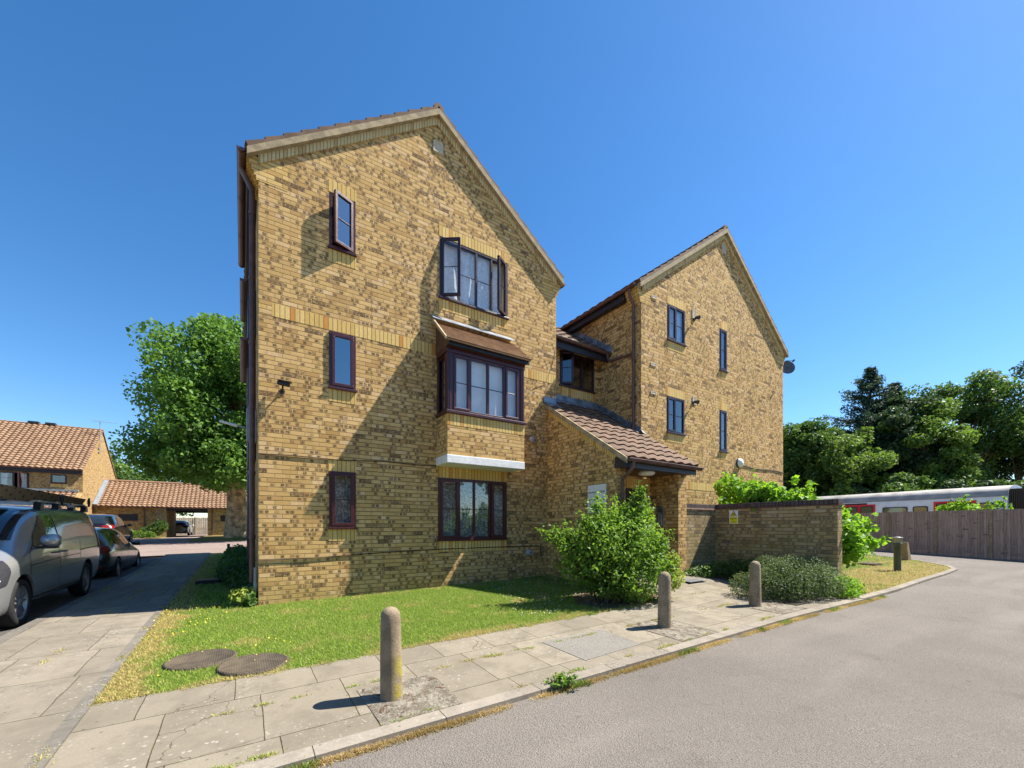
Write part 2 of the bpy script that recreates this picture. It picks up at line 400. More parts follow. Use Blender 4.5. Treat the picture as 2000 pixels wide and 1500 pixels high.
def paving(name, sw, sl, swap=False, c=(.26, .222, .165)):
    m = NT(name, .9, .15); P = m.pos(); x, y = (P[1], P[2]) if not swap else (P[2], P[1])
    wobx = m.M('MULTIPLY', m.M('SUBTRACT', m.noise(P[0], 2.3, 2), .5), .03)
    r = m.M('DIVIDE', m.M('ADD', y, wobx), sl); row = m.M('FLOOR', r); fr = m.M('SUBTRACT', r, row)
    off = m.M('MULTIPLY', m.wn(m.vec(row, 7.)), .8)
    uo = m.M('ADD', m.M('DIVIDE', m.M('ADD', x, wobx), sw), off); k = m.M('FLOOR', uo); fu = m.M('SUBTRACT', uo, k)
    rnd = m.wn(m.vec(k, row, 2.)); rnd2 = m.wn(m.vec(k, row, 9.))
    d = m.M('MINIMUM', m.M('MULTIPLY', m.M('MINIMUM', fu, m.M('SUBTRACT', 1., fu)), sw), m.M('MULTIPLY', m.M('MINIMUM', fr, m.M('SUBTRACT', 1., fr)), sl))
    d = m.M('ADD', d, m.M('MULTIPLY', m.M('SUBTRACT', m.noise(P[0], 22, 3), .5), .006))
    joint = m.ss(d, .0015, .005)
    wv = m.new('ShaderNodeVectorMath'); wv.operation = 'ADD'; m.put(P[0], wv.inputs[0]); m.put(m.scale(m.vec(m.noise(P[0], 2.1, 4), m.noise(P[0], 2.7, 4)), .6), wv.inputs[1])
    ed, _ = m.vor(wv.outputs[0], 1.3, 'DISTANCE_TO_EDGE')
    crack = m.M('MULTIPLY', m.ss(ed, .002, .006, .8, 0.), m.ss(rnd2, .80, .82))
    base = m.mix(rnd, tuple(v*.80 for v in c), tuple(min(1, v*1.12) for v in c))
    n1 = m.noise(P[0], 110, 3, .7); n2 = m.noise(P[0], 3.2, 5, .7)
    base = m.mix(m.ss(n1, .35, .7, 0., .5), base, tuple(v*.62 for v in c))
    base = m.mix(m.ss(n2, .40, .66, 0., .7), base, tuple(v*.62 for v in c))
    # lichen spots
    dv, vc = m.vor(P[0], 17.); dv2, _ = m.vor(P[0], 31.)
    dens = m.noise(P[0], 1.1, 2)
    sp = m.M('MULTIPLY', m.ss(m.M('ADD', dv, m.M('MULTIPLY', m.noise(P[0], 70, 2), .25)), .28, .38, 1., 0.), m.ss(dens, .47, .6))
    sp2 = m.M('MULTIPLY', m.ss(dv2, .17, .25, 1., 0.), m.ss(m.noise(P[0], 1.7, 2), .45, .6))
    base = m.mix(m.M('MULTIPLY', m.M('MAXIMUM', sp, sp2), m.ss(m.noise(P[0], 9, 2), .35, .65, .15, .8)), base, (.36, .345, .30))
    dk, _ = m.vor(P[0], 8.); base = m.mix(m.ss(m.M('ADD', dk, m.M('MULTIPLY', n1, .2)), .16, .22, .6, 0.), base, (.085, .075, .06))
    mossc = m.mix(m.ss(m.noise(P[0], 6, 3), .45, .6), (.075, .06, .04), (.11, .11, .045))
    base = m.mix(joint, mossc, base); base = m.mix(m.M('MULTIPLY', crack, .8), base, (.10, .08, .05))
    m.col(base)
    h = m.M('SUBTRACT', m.M('ADD', m.M('ADD', joint, m.M('MULTIPLY', rnd, .5)), m.M('MULTIPLY', n1, .12)), m.M('MULTIPLY', crack, .6))
    m.bump(h, .010, .8)
    return m.m
M['paving'] = paving('concrete_slab_paving', .63, .83)
M['path'] = paving('concrete_slab_path', .62, .92, swap=False, c=(.255, .218, .165))
M['kerb'] = paving('concrete_kerbstone', .914, 4.0, c=(.29, .25, .20))
M['kerb_side'] = paving('concrete_edging', .914, 4.0, swap=True, c=(.19, .17, .14))
def lawnmat(name):
    m = NT(name, .95, .1); P = m.pos()
    n = m.noise(P[0], 1.6, 4, .65); n2 = m.noise(P[0], 60, 3, .7)
    dry = m.M('ADD', n, m.M('ADD', m.M('ADD', m.ss(P[1], -1.0, -.45, .20, 0.), m.ss(P[2], 4.6, 5.0, .14, 0.)), m.ss(P[1], 10., 14., 0., .10)))
    c = m.mix(m.ss(dry, .51, .72), (.09, .14, .025), (.27, .19, .075))
    c = m.mix(m.ss(n2, .4, .7, 0., .6), c, (.07, .09, .02))
    m.col(c); m.bump(n2, .02, 1.); return m.m
def blademat(name):
    m = NT(name, .6, .2); P = m.pos()
    n = m.noise(P[0], 1.6, 4, .65)
    dry = m.M('ADD', n, m.M('ADD', m.M('ADD', m.ss(P[1], -1.0, -.45, .20, 0.), m.ss(P[2], 4.6, 5.0, .14, 0.)), m.ss(P[1], 10., 14., 0., .10)))
    c = m.mix(m.ss(dry, .51, .72), (.29, .42, .05), (.60, .48, .19))
    c = m.mix(m.ss(P[4], .6, .95, 0., .8), c, (.36, .42, .07))
    c = m.mix(m.ss(P[4], .0, .3, .7, 0.), c, (.13, .25, .03))
    c = m.mix(m.ss(m.wn(m.vec(P[4], 3.)), .80, .9, 0., .65), c, (.55, .47, .20))
    m.col(c)
    tr = m.new('ShaderNodeBsdfTranslucent'); m.t.links.new(c, tr.inputs[0])
    ms = m.new('ShaderNodeMixShader'); ms.inputs[0].default_value = .4
    m.t.links.new(m.b.outputs[0], ms.inputs[1]); m.t.links.new(tr.outputs[0], ms.inputs[2]); m.t.links.new(ms.outputs[0], m.t.nodes['Material Output'].inputs[0])
    return m.m
M['lawn'] = lawnmat('lawn_turf'); M['blade'] = blademat('grass_blade')
M['soil'] = plain('bare_soil', (.13, .085, .05), .95, var=.5, sc=14, bump=.02)
M['ground'] = plain('dry_ground', (.16, .15, .07), .95, var=.4, sc=.8)
M['bark'] = plain('mottled_plane_bark', (.42, .28, .15), .9, var=.55, sc=3.5, bump=.02)
M['bark_dark'] = plain('dark_bark', (.10, .075, .05), .9, var=.4, sc=4, bump=.02)
M['leaf_plane'] = leafmat('plane_leaf', (.19, .34, .055), (.09, .19, .035), .34)
M['leaf_far'] = leafmat('woodland_leaf', (.13, .22, .045), (.06, .12, .03), .34)
M['leaf_far2'] = leafmat('pale_woodland_leaf', (.21, .31, .055), (.10, .18, .04), .36)
M['leaf_dark'] = leafmat('dark_woodland_leaf', (.075, .125, .05), (.038, .07, .032), .3)
M['leaf_cedar'] = leafmat('cedar_needle', (.075, .13, .085), (.04, .075, .055), .2, .6)
M['leaf_bush'] = leafmat('mock_orange_leaf', (.27, .42, .055), (.085, .18, .03), .38)
M['leaf_tip'] = leafmat('yellow_edge_leaf', (.42, .46, .09), (.26, .36, .06), .35)
M['leaf_hazel'] = leafmat('hazel_leaf', (.27, .46, .04), (.15, .32, .03), .45)
M['leaf_grey'] = leafmat('small_grey_green_leaf', (.21, .27, .11), (.10, .15, .06), .25)
M['leaf_ivy'] = leafmat('ivy_leaf', (.15, .25, .05), (.07, .14, .03), .25)
M['leaf_weed'] = leafmat('weed_leaf', (.20, .32, .05), (.10, .18, .03), .3)
M['straw'] = leafmat('dry_straw', (.66, .50, .25), (.45, .31, .14), .3)
M['yellow'] = plain('yellow_petal', (.85, .62, .03), .6)
M['petal'] = plain('white_petal', (.85, .85, .82), .6)
# ================================================================ GROUND
def inpoly(x, y, P):
    c = False; n = len(P)
    for i in range(n):
        a, b = P[i], P[i-1]
        if (a[1] > y) != (b[1] > y) and x < (b[0]-a[0])*(y-a[1])/(b[1]-a[1])+a[0]: c = not c
    return c
def sheet(name, outline, mat, dz=0., step=1.0, skirt=.0, kind='structure', hfun=g):
    """convex or concave outline draped on the ground"""
    bm = bmesh.new(); vs_ = [bm.verts.new((x, y, 0)) for x, y in outline]; bm.faces.new(vs_)
    xs = [p[0] for p in outline]; ys = [p[1] for p in outline]
    def cuts(a, b):
        n = int((b-a)/step); return [a+step*(i+1) for i in range(n)] if n < 400 else []
    for x in cuts(min(xs), max(xs)): bmesh.ops.bisect_plane(bm, geom=bm.verts[:]+bm.edges[:]+bm.faces[:], plane_co=(x, 0, 0), plane_no=(1, 0, 0))
    for y in cuts(min(ys), max(ys)): bmesh.ops.bisect_plane(bm, geom=bm.verts[:]+bm.edges[:]+bm.faces[:], plane_co=(0, y, 0), plane_no=(0, 1, 0))
    for v in bm.verts: v.co.z = hfun(v.co.x, v.co.y)+dz
    if skirt:
        be = [e for e in bm.edges if e.is_boundary]
        r = bmesh.ops.extrude_edge_only(bm, edges=be)
        for v in [q for q in r['geom'] if isinstance(q, bmesh.types.BMVert)]: v.co.z -= skirt
    bmesh.ops.recalc_face_normals(bm, faces=bm.faces)
    me = bpy.data.meshes.new(name); bm.to_mesh(me); bm.free(); me.materials.append(mat)
    o = bpy.data.objects.new(name, me); COL.objects.link(o)
    if kind: o['kind'] = kind
    return o
# one sheet to the horizon (fine near, coarse far)
mb = MB()
ax = [-3000, -800, -250, -120, -70, -40, -25, -15, -10, -5, 0, 3, 6, 9, 12, 16, 20, 25, 30, 40, 55, 80, 140, 300, 900, 3000]
ay = [-3000, -800, -250, -80, -30, -10, 0, 3, 6, 8, 11, 14, 18, 22, 27, 33, 40, 50, 65, 90, 150, 300, 900, 3000]
mb.grid([[(x, y, g(x, y)-.30) for x in ax] for y in ay], smooth=False)
o = mb.build('ground', M['ground']); o['kind'] = 'structure'
isl = [(9.9, 3.08), (12, 3.12), (14.9, 3.28), (17.5, 3.38), (19.6, 3.52), (20.7, 3.85), (21.6, 4.4), (22.7, 5.2), (23.5, 6.3), (24.0, 7.8), (24.3, 10), (24.6, 20), (9.9, 20)]
sheet('road', [(-40, -30), (29.2, -30), (29.2, 3), (29.6, 10), (30.6, 20), (31, 30), (20, 30), (9.0, 3.2), (-2.0, 3.2), (-2.42, 2.2), (-40, 2.2)], M['asphalt'], -.04, 1.5)
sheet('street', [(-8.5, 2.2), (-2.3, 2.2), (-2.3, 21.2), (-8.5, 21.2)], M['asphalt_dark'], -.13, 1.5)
sheet('yard', [(-30, 21.2), (7, 21.2), (7, 64), (-30, 64)], M['yard'], -.06, 2.5)
sheet('path', [(-2.35, 2.95), (-1.12, 2.95), (-1.12, 20.9), (-2.35, 20.9)], M['path'], 0, .8, .16)
sheet('kerb', [(-2.49, 2.6), (-2.354, 2.6), (-2.354, 20.9), (-2.49, 20.9)], M['kerb_side'], .0, .9, .2)
sheet('path_edging', [(-1.116, 3.0), (-1.02, 3.0), (-1.02, 20.5), (-1.116, 20.5)], M['kerb_side'], .008, .9, .05)
sheet('pavement', [(-1.016, 3.07), (9.75, 3.07), (9.75, 3.3), (9.75, 4.65), (8.9, 5.0), (8.3, 5.75), (8.17, 5.75), (8.17, 6.6), (6.45, 6.6), (6.45, 5.3), (6.5, 4.65), (-1.016, 4.65)], M['paving'], 0, .8, .12)
sheet('kerb', [(-2.35, 2.93), (9.9, 2.93), (9.9, 3.066), (-2.35, 3.066)], M['kerb'], .002, .9, .12)
mb = MB()                                        # kerb round the island
off = []
for i, (x, y) in enumerate(isl[:-1]):
    a = isl[max(0, i-1)]; b = isl[min(len(isl)-2, i+1)]; dx, dy = b[0]-a[0], b[1]-a[1]; l = math.hypot(dx, dy)
    off.append((x+dy/l*.14, y-dx/l*.14))
def dens(P, n=4):
    out = []
    for i in range(len(P)-1):
        for k in range(n): out.append((P[i][0]+(P[i+1][0]-P[i][0])*k/n, P[i][1]+(P[i+1][1]-P[i][1])*k/n))
    return out+[P[-1]]
A, B = dens(isl[:-1]), dens(off)
mb.grid([[(b[0]+.004, b[1]-.0, g(*b)-.12) for b in B], [(b[0], b[1], g(*b)+.012) for b in B], [(a[0], a[1], g(*a)+.016) for a in A], [(a[0], a[1], g(*a)-.1) for a in A]], smooth=False)
o = mb.build('kerb', M['kerb']); o['kind'] = 'structure'
sheet('lawn', isl, M['lawn'], 0, 1.0, .1)
sheet('lawn', [(-1.016, 4.66), (6.5, 4.66), (6.44, 5.3), (6.44, 5.72), (6.2, 5.72), (6.2, 7.95), (.22, 7.95), (.22, 20.5), (-1.016, 20.5)], M['lawn'], 0, .8, .1)
sheet('planting_bed', [(9.754, 3.3), (9.754, 4.65), (8.904, 5.0), (8.304, 5.80), (9.9, 5.8), (9.9, 3.3)], M['soil'], .004, .5, .05)
sheet('verge', [(-6.2, 40.8), (-5.3, 40.8), (-5.3, 44.1), (-6.2, 44.1)], M['lawn'], .02, .8, .1)
sheet('verge', [(-2.6, 30.5), (7, 30.5), (7, 44.1), (-2.6, 44.1)], M['lawn'], .02, .8, .1)

# ================================================================ roof maker
def tiled(name, O, U, V, LU, LV, tw, tl, mat, parent, amp=.022, step=.018, spp=6, shape='roll', deck=.05):
    O, U, V = Vector(O), Vector(U).normalized(), Vector(V).normalized(); N = U.cross(V)
    if N.z < 0: N = -N
    mb = MB(); nu = max(1, int(round(LU/tw*spp))); nv = int(math.ceil(LV/tl-1e-6))
    us = [LU*i/nu for i in range(nu+1)]
    def prof(u):
        if shape == 'flat': return 0.
        f = (u/tw) % 1.
        if shape == 'roll': return amp*(.5-.5*math.cos(2*math.pi*f))**.8
        return amp*(1. if (f < .08 or .48 < f < .6) else .45)
    for j in range(nv):
        a = j*tl; b = min((j+1)*tl, LV)
        uc = min(.03, step*.9); r0 = [O+U*u+V*(a+uc)+N*(.0) for u in us]
        r1 = [O+U*u+V*a+N*(step+prof(u)) for u in us]; r2 = [O+U*u+V*(b)+N*(.002+prof(u)) for u in us]
        uv = [[(u, a+.001) for u in us], [(u, a+.002) for u in us], [(u, b-.002) for u in us]]
        mb.grid([r0, r1, r2], smooth=False, uvs=uv)
    d = N*(-deck)
    c = [O, O+U*LU, O+U*LU+V*LV, O+V*LV]
    e = N*(-.004)
    mb.prism([p+e for p in c], d)
    # close the sides of the tile courses
    for su in (0., LU):
        for j in range(nv):
            a = j*tl; b = min((j+1)*tl, LV); h = prof(su)
            mb.poly([O+U*su+V*a-N*.004, O+U*su+V*b-N*.004, O+U*su+V*b+N*(.002+h), O+U*su+V*a+N*(step+h)])
    return mb.build(name, mat, parent, recalc=False)
def ridge(parent, p0, p1, mat, r=.12):
    mb = MB(); p0, p1 = Vector(p0), Vector(p1); n = max(1, int((p1-p0).length/.45))
    for i in range(n):
        a = p0+(p1-p0)*(i/n); b = p0+(p1-p0)*((i+1)/n)
        mb.tube([a, b+(b-a)*.06], [r*1.06, r], 12)
    return mb.build('ridge_tiles', mat, parent)
def gutter(parent, p0, p1, r=.058, mat=None, name='gutter'):
    """half-round gutter with brackets between two points"""
    mb = MB(); p0, p1 = Vector(p0), Vector(p1); d = (p1-p0).normalized(); s = d.cross(Vector((0, 0, 1))).normalized(); z = Vector((0, 0, 1))
    for rr in (r, r*.88):
        mb.grid([[p+s*math.cos(t)*rr-z*math.sin(t)*rr for t in [math.pi*k/10 for k in range(11)]] for p in (p0, p1)])
    for p in (p0, p1): mb.poly([p+s*math.cos(t)*r-z*math.sin(t)*r for t in [math.pi*k/10 for k in range(11)]])
    L = (p1-p0).length; n = max(2, int(L/.9))
    for i in range(n+1):
        c = p0+d*(L*i/n*.98+L*.01)
        mb.grid([[q+s*math.cos(t)*r*1.12-z*math.sin(t)*r*1.12 for t in [math.pi*k/10 for k in range(11)]] for q in (c-d*.018, c+d*.018)])
    for sg in (1, -1): mb.tube([p0+s*r*sg, p1+s*r*sg], .007, 5)
    return mb.build(name, mat or M['gutter'], parent, recalc=False)
def pipe(parent, pts, r=.036, name='downpipe', mat=None, clips=True):
    mb = MB(); mb.tube(pts, r, 10)
    a, b = Vector(pts[0]), Vector(pts[-1])
    for i in range(len(pts)-1):
        p, q = Vector(pts[i]), Vector(pts[i+1]); L = (q-p).length
        if L > 1.2 and clips:
            n = int(L/1.3)
            for k in range(n+1):
                c = p+(q-p)*((k+.3)/(n+1)); e = (q-p).normalized()*.03
                mb.tube([c-e, c+e], r*1.25, 10)
    return mb.build(name, mat or M['gutter'], parent)
# ================================================================ window maker
def window(parent, F, u0, u1, z0, z1, lights, mat='upvc', depth=.035, curtain='net', sill=True, bar=.5, fw=.052, fillet=True, gl='glass', name='window', mull=.045, gather=.5):
    """lights: list of (fraction0, fraction1, kind) ; kind: fixed, sash, or ('open', side, angle)"""
    f = MB(); d0, d1 = -depth-.035, -depth+.03
    f.fbox(F, u0, u1, d0, d1, z1-fw, z1); f.fbox(F, u0, u1, d0, d1, z0, z0+fw)
    f.fbox(F, u0, u0+fw, d0, d1, z0+fw, z1-fw); f.fbox(F, u1-fw, u1, d0, d1, z0+fw, z1-fw)
    iu0, iu1, iz0, iz1 = u0+fw*.8, u1-fw*.8, z0+fw*.8, z1-fw*.8; W = iu1-iu0
    for (a, b, k) in lights[1:]:
        c = iu0+W*a; f.fbox(F, c-mull/2, c+mull/2, d0+.003, d1-.003, z0+fw, z1-fw)
    win = f.build(name, M[mat], parent, bevel=.004)
    pane = MB(); cas = []
    for (a, b, k) in lights:
        a0, b0 = iu0+W*a+(.018 if a > 0 else 0), iu0+W*b-(.018 if b < 1 else 0)
        if k == 'fixed':
            e = .012
            pane.poly([F.p(a0+e, -depth, iz0), F.p(b0-e, -depth, iz0), F.p(b0-e, -depth, iz1), F.p(a0+e, -depth, iz1)])
            if bar: 
                q = MB(); q.fbox(F, a0+e, b0-e, -depth+.001, -depth+.010, iz0+(iz1-iz0)*bar-.008, iz0+(iz1-iz0)*bar+.008); q.build('glazing_bar', M[mat], win)
            continue
        sh, ang = (k[1], k[2]) if isinstance(k, tuple) else ('L', 0)
        if sh == 'L':
            ud = (F.u*math.cos(ang)+F.n*math.sin(ang)); nd = (F.n*math.cos(ang)-F.u*math.sin(ang)); org = F.p(a0, d1+.004, 0)
        else:
            ud = -(F.u*math.cos(ang)) + F.n*math.sin(ang); nd = F.n*math.cos(ang)+F.u*math.sin(ang); org = F.p(b0, d1+.004, 0)
        G = Frame(org, ud, nd); w_ = b0-a0; cw = .052; q = MB(); t0, t1 = -.045, .012
        zz0, zz1 = iz0-.012, iz1+.012
        q.fbox(G, 0, w_, t0, t1, zz1-cw, zz1); q.fbox(G, 0, w_, t0, t1, zz0, zz0+cw)
        q.fbox(G, 0, cw, t0, t1, zz0+cw, zz1-cw); q.fbox(G, w_-cw, w_, t0, t1, zz0+cw, zz1-cw)
        if bar: q.fbox(G, cw, w_-cw, -.012, -.002, zz0+(zz1-zz0)*bar-.008, zz0+(zz1-zz0)*bar+.008)
        if ang: q.fbox(G, w_*.35, w_*.65, -.075, -.045, zz0+.02, zz0+.035)
        q.build('casement', M[mat], win, bevel=.006)
        pane.poly([G.p(cw*.8, -.016, zz0+cw*.8), G.p(w_-cw*.8, -.016, zz0+cw*.8), G.p(w_-cw*.8, -.016, zz1-cw*.8), G.p(cw*.8, -.016, zz1-cw*.8)])
    pane.build('pane', M[gl], win, recalc=False)
    if sill:
        q = MB(); q.fbox(F, u0-.02, u1+.02, -depth-.03, .045, z0-.035, z0+.006); q.build('sill', M[mat], win, bevel=.006)
    if curtain:
        q = MB(); cd = -depth-.09
        if curtain in ('net', 'lace'):
            n = int((u1-u0)/.012); rows = []
            for zz, am in ((z1-.03, .008), ((z0+z1)/2, .014), (z0+.03, .018)):
                rows.append([F.p(u0+.03+(u1-u0-.06)*i/n, cd+am*math.sin(i*.75+math.sin(i*.21)*2), zz) for i in range(n+1)])
            q.grid(rows)
        elif curtain == 'drapes':
            for (fa, fb) in ((0., gather*.62), (1-gather*.62, 1.)):
                n = 26; rows = []
                for zz, am, sq in ((z1-.03, .012, 1.), ((z0+z1)/2, .028, .8), (z0+.03, .03, .9)):
                    rows.append([F.p(u0+.03+(u1-u0-.06)*((fa if fa > 0 else 0)+(fb-fa)*(i/n)*sq if fa == 0 else fb-(fb-fa)*(1-i/n)*sq), cd+am*math.sin(i*.9), zz) for i in range(n+1)])
                q.grid(rows)
        else:
            q.poly([F.p(u0+.03, cd, z0+.03), F.p(u1-.03, cd, z0+.03), F.p(u1-.03, cd, z1-.04), F.p(u0+.03, cd, z1-.04)])
        q.build('curtain' if curtain != 'blind' else 'blind', M['lace'] if curtain == 'lace' else (M['net'] if curtain != 'blind' else M['blind']), win, recalc=False)
    return win
def band(parent, F, u0, u1, z0, z1, mat='soldier', d=.004, name='brick_band', ret=.0):
    mb = MB(); mb.fbox(F, u0, u1, -.01, d, z0, z1); return mb.build(name, M[mat], parent)
# ================================================================ APARTMENT BUILDING
YA, YB = 7.93, 6.95
XL, XR, X2L, X2R = .22, 6.46, 8.41, 15.85
ap = empty('apartment_building', (3.3, 7.93, 0), 'yellow brick block of flats with two steep gables and a tiled entrance porch', 'apartment building')
FA, FB = south(YA), south(YB)
holesA = [(1.29, 1.74, 6.27, 7.25), (1.29, 1.74, 3.78, 4.77), (1.29, 1.74, 1.28, 2.28),
          (3.39, 5.05, 6.02, 7.27), (3.36, 5.01, 1.03, 2.30), (3.48, 5.02, 3.66, 4.85)]
apx = (XL+XR)/2; eave = 7.36; pitch = .735; topA = eave+(apx-XL+.0)*pitch+.02
mb = MB(); wall(mb, FA, [(XL, -.7), (XR, -.7), (XR, eave+.02), (apx, topA), (XL, eave+.02)], holesA)
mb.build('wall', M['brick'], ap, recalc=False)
mb = MB()
wall(mb, west(XL), [(YA, -.7), (19, -.7), (19, eave), (YA, eave)], [(9.6, 10.9, 6.0, 7.1), (9.6, 10.9, 3.7, 4.8)])
wall(mb, east(XR), [(YA, -.7), (19, -.7), (19, eave), (YA, eave)])
wall(mb, south(19), [(XL, -.7), (XR, -.7), (XR, eave), (apx, topA), (XL, eave)])
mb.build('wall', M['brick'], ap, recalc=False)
# interior floors (keep the rooms dark, one storey each)
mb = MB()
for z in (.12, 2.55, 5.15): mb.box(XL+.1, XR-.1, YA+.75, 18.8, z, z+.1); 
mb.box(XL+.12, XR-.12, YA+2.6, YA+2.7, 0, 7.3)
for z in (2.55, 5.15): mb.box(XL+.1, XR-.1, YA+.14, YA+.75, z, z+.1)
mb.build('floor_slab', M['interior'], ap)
def gable_roof(x0, x1, y0, y1, ev, pit, parent, mat, tw=.30, tl=.33, over=.16):
    """two slopes running along Y"""
    cx = (x0+x1)/2; hw = (x1-x0)/2+over; L = hw*math.hypot(1, pit); zt = ev+(x1-x0)/2*pit; ze = zt-hw*pit
    k = 1/math.hypot(1, pit); lift = .17
    tiled('roof', (x0-over, y0, ze+lift), (0, 1, 0), (k, 0, pit*k), y1-y0, L, tw, tl, mat, parent, step=.035)
    tiled('roof', (x1+over, y0, ze+lift), (0, 1, 0), (-k, 0, pit*k), y1-y0, L, tw, tl, mat, parent, step=.035)
    ridge(parent, (cx, y0+.01, zt+lift-.045), (cx, y1, zt+lift-.045), mat, .105)
    return cx, zt, ze+lift
cxa, zta, zea = gable_roof(XL, XR, YA-.10, 19.1, eave, pitch, ap, M['tile_dark'])
def verge(parent, x0, x1, Y, ev, pit, over=.16, up=.17):
    """mortar bedded verge board and the brick-on-edge course below it"""
    cx = (x0+x1)/2; hw = (x1-x0)/2+over; zt = ev+(x1-x0)/2*pit; k = math.hypot(1, pit)
    for sg in (-1, 1):
        a = Vector((cx, 0, zt+up-.062)); b = Vector((cx+sg*hw, 0, zt+up-.062-hw*pit)); dn = Vector((0, 0, -.115)); mb = MB()
        mb.prism([V3(p.x, Y-.115, p.z) for p in (a, b, b+dn, a+dn)], (0, .1, 0))
        mb.build('verge', M['verge'], parent)
        mb = MB(); a2 = a+dn; b2 = b+dn; L = hw*k
        b2 = a2+(b2-a2)*((hw-over-.0)/hw); L = (hw-over)*k
        q = [V3(a2.x, Y-.032, a2.z), V3(b2.x, Y-.032, b2.z), V3(b2.x, Y-.032, b2.z-.14), V3(a2.x, Y-.032, a2.z-.14)]
        if sg > 0: mb.poly(q, uv=[(0, 0), (L, 0), (L, -.14), (0, -.14)])
        else: mb.poly(q, uv=[(0, 0), (L, 0), (L, -.14), (0, -.14)])
        mb.poly([q[3], q[2], q[2]+V3(0, .034, 0), q[3]+V3(0, .034, 0)], uv=[(0, 0), (L, 0), (L, .03), (0, .03)])
        mb.build('verge_brick_course', M['dentil'], parent, recalc=False)
verge(ap, XL, XR, YA, eave, pitch)
def corbel(parent, F, ux, sg, z1, n=5, w=.42, yd=.5):
    """plain brick corner panel with corbelled courses; sg: side the steps project to"""
    mb = MB()
    for i in range(n):
        z = z1-.075*(i+1); out = .165*(n-i)/n
        a, b = sorted((ux+sg*out, ux)); mb.fbox(F, a, b, -yd, .004, z, z+.074)
    zb = z1-.075*n
    a, b = sorted((ux-.001*sg, ux-sg*w))
    mb.fbox(F, a, b, -.01, .004, zb, z1-.004)
    return mb.build('corbel', M['brick_plain'], parent)
corbel(ap, FA, XL, -1, 7.33); corbel(ap, FA, XR, 1, 7.33)
# eaves boards of the front block
for sg, x in ((-1, XL), (1, XR)):
    mb = MB(); x0, x1 = sorted((x+sg*.01, x+sg*.15)); mb.box(x0, x1, YA+.52, 19, 7.17, 7.36); mb.build('fascia', M['fascia'], ap)
gutter(ap, (XL-.235, YA-.06, 7.34), (XL-.235, 11.4, 7.32)); gutter(ap, (XR+.235, YA-.04, 7.34), (XR+.235, 19, 7.32))
# string course, lintels and soldier sills
for (u0, u1, z0, z1) in [(.41, 3.47, 4.79, 5.005), (5.03, XR, 4.79, 5.005), (1.28, 1.75, 7.25, 7.465), (1.28, 1.75, 6.02, 6.235), (1.28, 1.75, 3.53, 3.745),
                         (1.28, 1.75, 2.285, 2.50), (1.28, 1.75, 1.04, 1.245), (3.38, 5.06, 7.272, 7.487), (3.38, 5.06, 5.77, 5.985), (3.35, 5.02, 2.305, 2.535), (3.35, 5.02, .78, .995)]:
    band(ap, FA, u0, u1, z0, z1, name='soldier_course')
band(ap, FA, XL+.002, .408, 4.79, 5.005, 'brick_plain', .003, name='soldier_course')
# windows of the front block
window(ap, FA, 1.29, 1.74, 6.27, 7.25, [(0, 1, ('open', 'R', .42))], curtain=None, depth=.03, gl='glass_sky')
window(ap, FA, 1.29, 1.74, 3.78, 4.77, [(0, 1, 'sash')], bar=0, curtain=None, depth=.0, gl='glass_sky')
window(ap, FA, 1.29, 1.74, 1.28, 2.28, [(0, 1, 'sash')], curtain='lace', depth=.0)
window(ap, FA, 3.39, 5.05, 6.02, 7.27, [(0, .26, ('open', 'L', .62)), (.26, .52, 'fixed'), (.52, .76, 'fixed'), (.76, 1, ('open', 'R', .55))], curtain='drapes', depth=.03, gather=1.2, mat='upvc2', gl='glass_clear')
window(ap, FA, 3.36, 5.01, 1.03, 2.30, [(0, .27, 'sash'), (.27, .5, 'fixed'), (.5, .75, 'fixed'), (.75, 1, ('open', 'R', .10))], curtain='lace', depth=.0)
# west wall windows and little canopies
FW = west(XL)
for z0, z1 in ((6.0, 7.1), (3.7, 4.8)):
    window(ap, FW, 9.6, 10.9, z0, z1, [(0, .5, 'sash'), (.5, 1, 'sash')], curtain=None, depth=-.04)
for z0, z1 in ((4.95, 5.75), (2.6, 3.5)):
    mb = MB(); mb.fbox(FW, 9.2, 11.3, .0, .13, z0, z1); mb.build('hung_panel', M['fascia'], ap)
gutter(ap, (XL-.2, 9.4, 6.02), (XL-.2, 11.2, 6.0)); gutter(ap, (XL-.2, 9.0, 4.75), (XL-.2, 11.6, 4.73))
pipe(ap, [(XL-.235, 8.25, 7.27), (XL-.20, 8.25, 7.20), (XL-.085, 8.25, 6.98), (XL-.085, 8.25, 6.9), (XL-.085, 8.25, .35)], .045)
pipe(ap, [(XL-.09, 12.0, 6.0), (XL-.09, 12.0, .2)], .045); pipe(ap, [(XL-.07, 9.3, 4.7), (XL-.07, 9.3, .3)], .03)
mb = MB(); mb.tube([(XL-.04, 8.0, .62), (XL-.04, 8.0, .22)], .028, 8); mb.build('waste_pipe', M['grey'], ap)
# gable vent
def vent(parent, F, u, z, w, h, n=5, mat='cream', louv=True):
    mb = MB(); t = .02
    mb.fbox(F, u-w/2, u+w/2, 0, .018, z-h/2, z-h/2+t); mb.fbox(F, u-w/2, u+w/2, 0, .018, z+h/2-t, z+h/2)
    mb.fbox(F, u-w/2, u-w/2+t, 0, .018, z-h/2+t, z+h/2-t); mb.fbox(F, u+w/2-t, u+w/2, 0, .018, z-h/2+t, z+h/2-t)
    mb.fbox(F, u-w/2+t, u+w/2-t, .0, .005, z-h/2+t, z+h/2-t)
    for i in range(n): 
        c = u-w/2+t+(w-2*t)*(i+.5)/n; mb.fbox(F, c-(w/n)*.22, c+(w/n)*.22, .005, .014, z-h/2+t, z+h/2-t)
    return mb.build('vent', M[mat], parent)
vent(ap, FA, 3.36, 9.06, .21, .21)
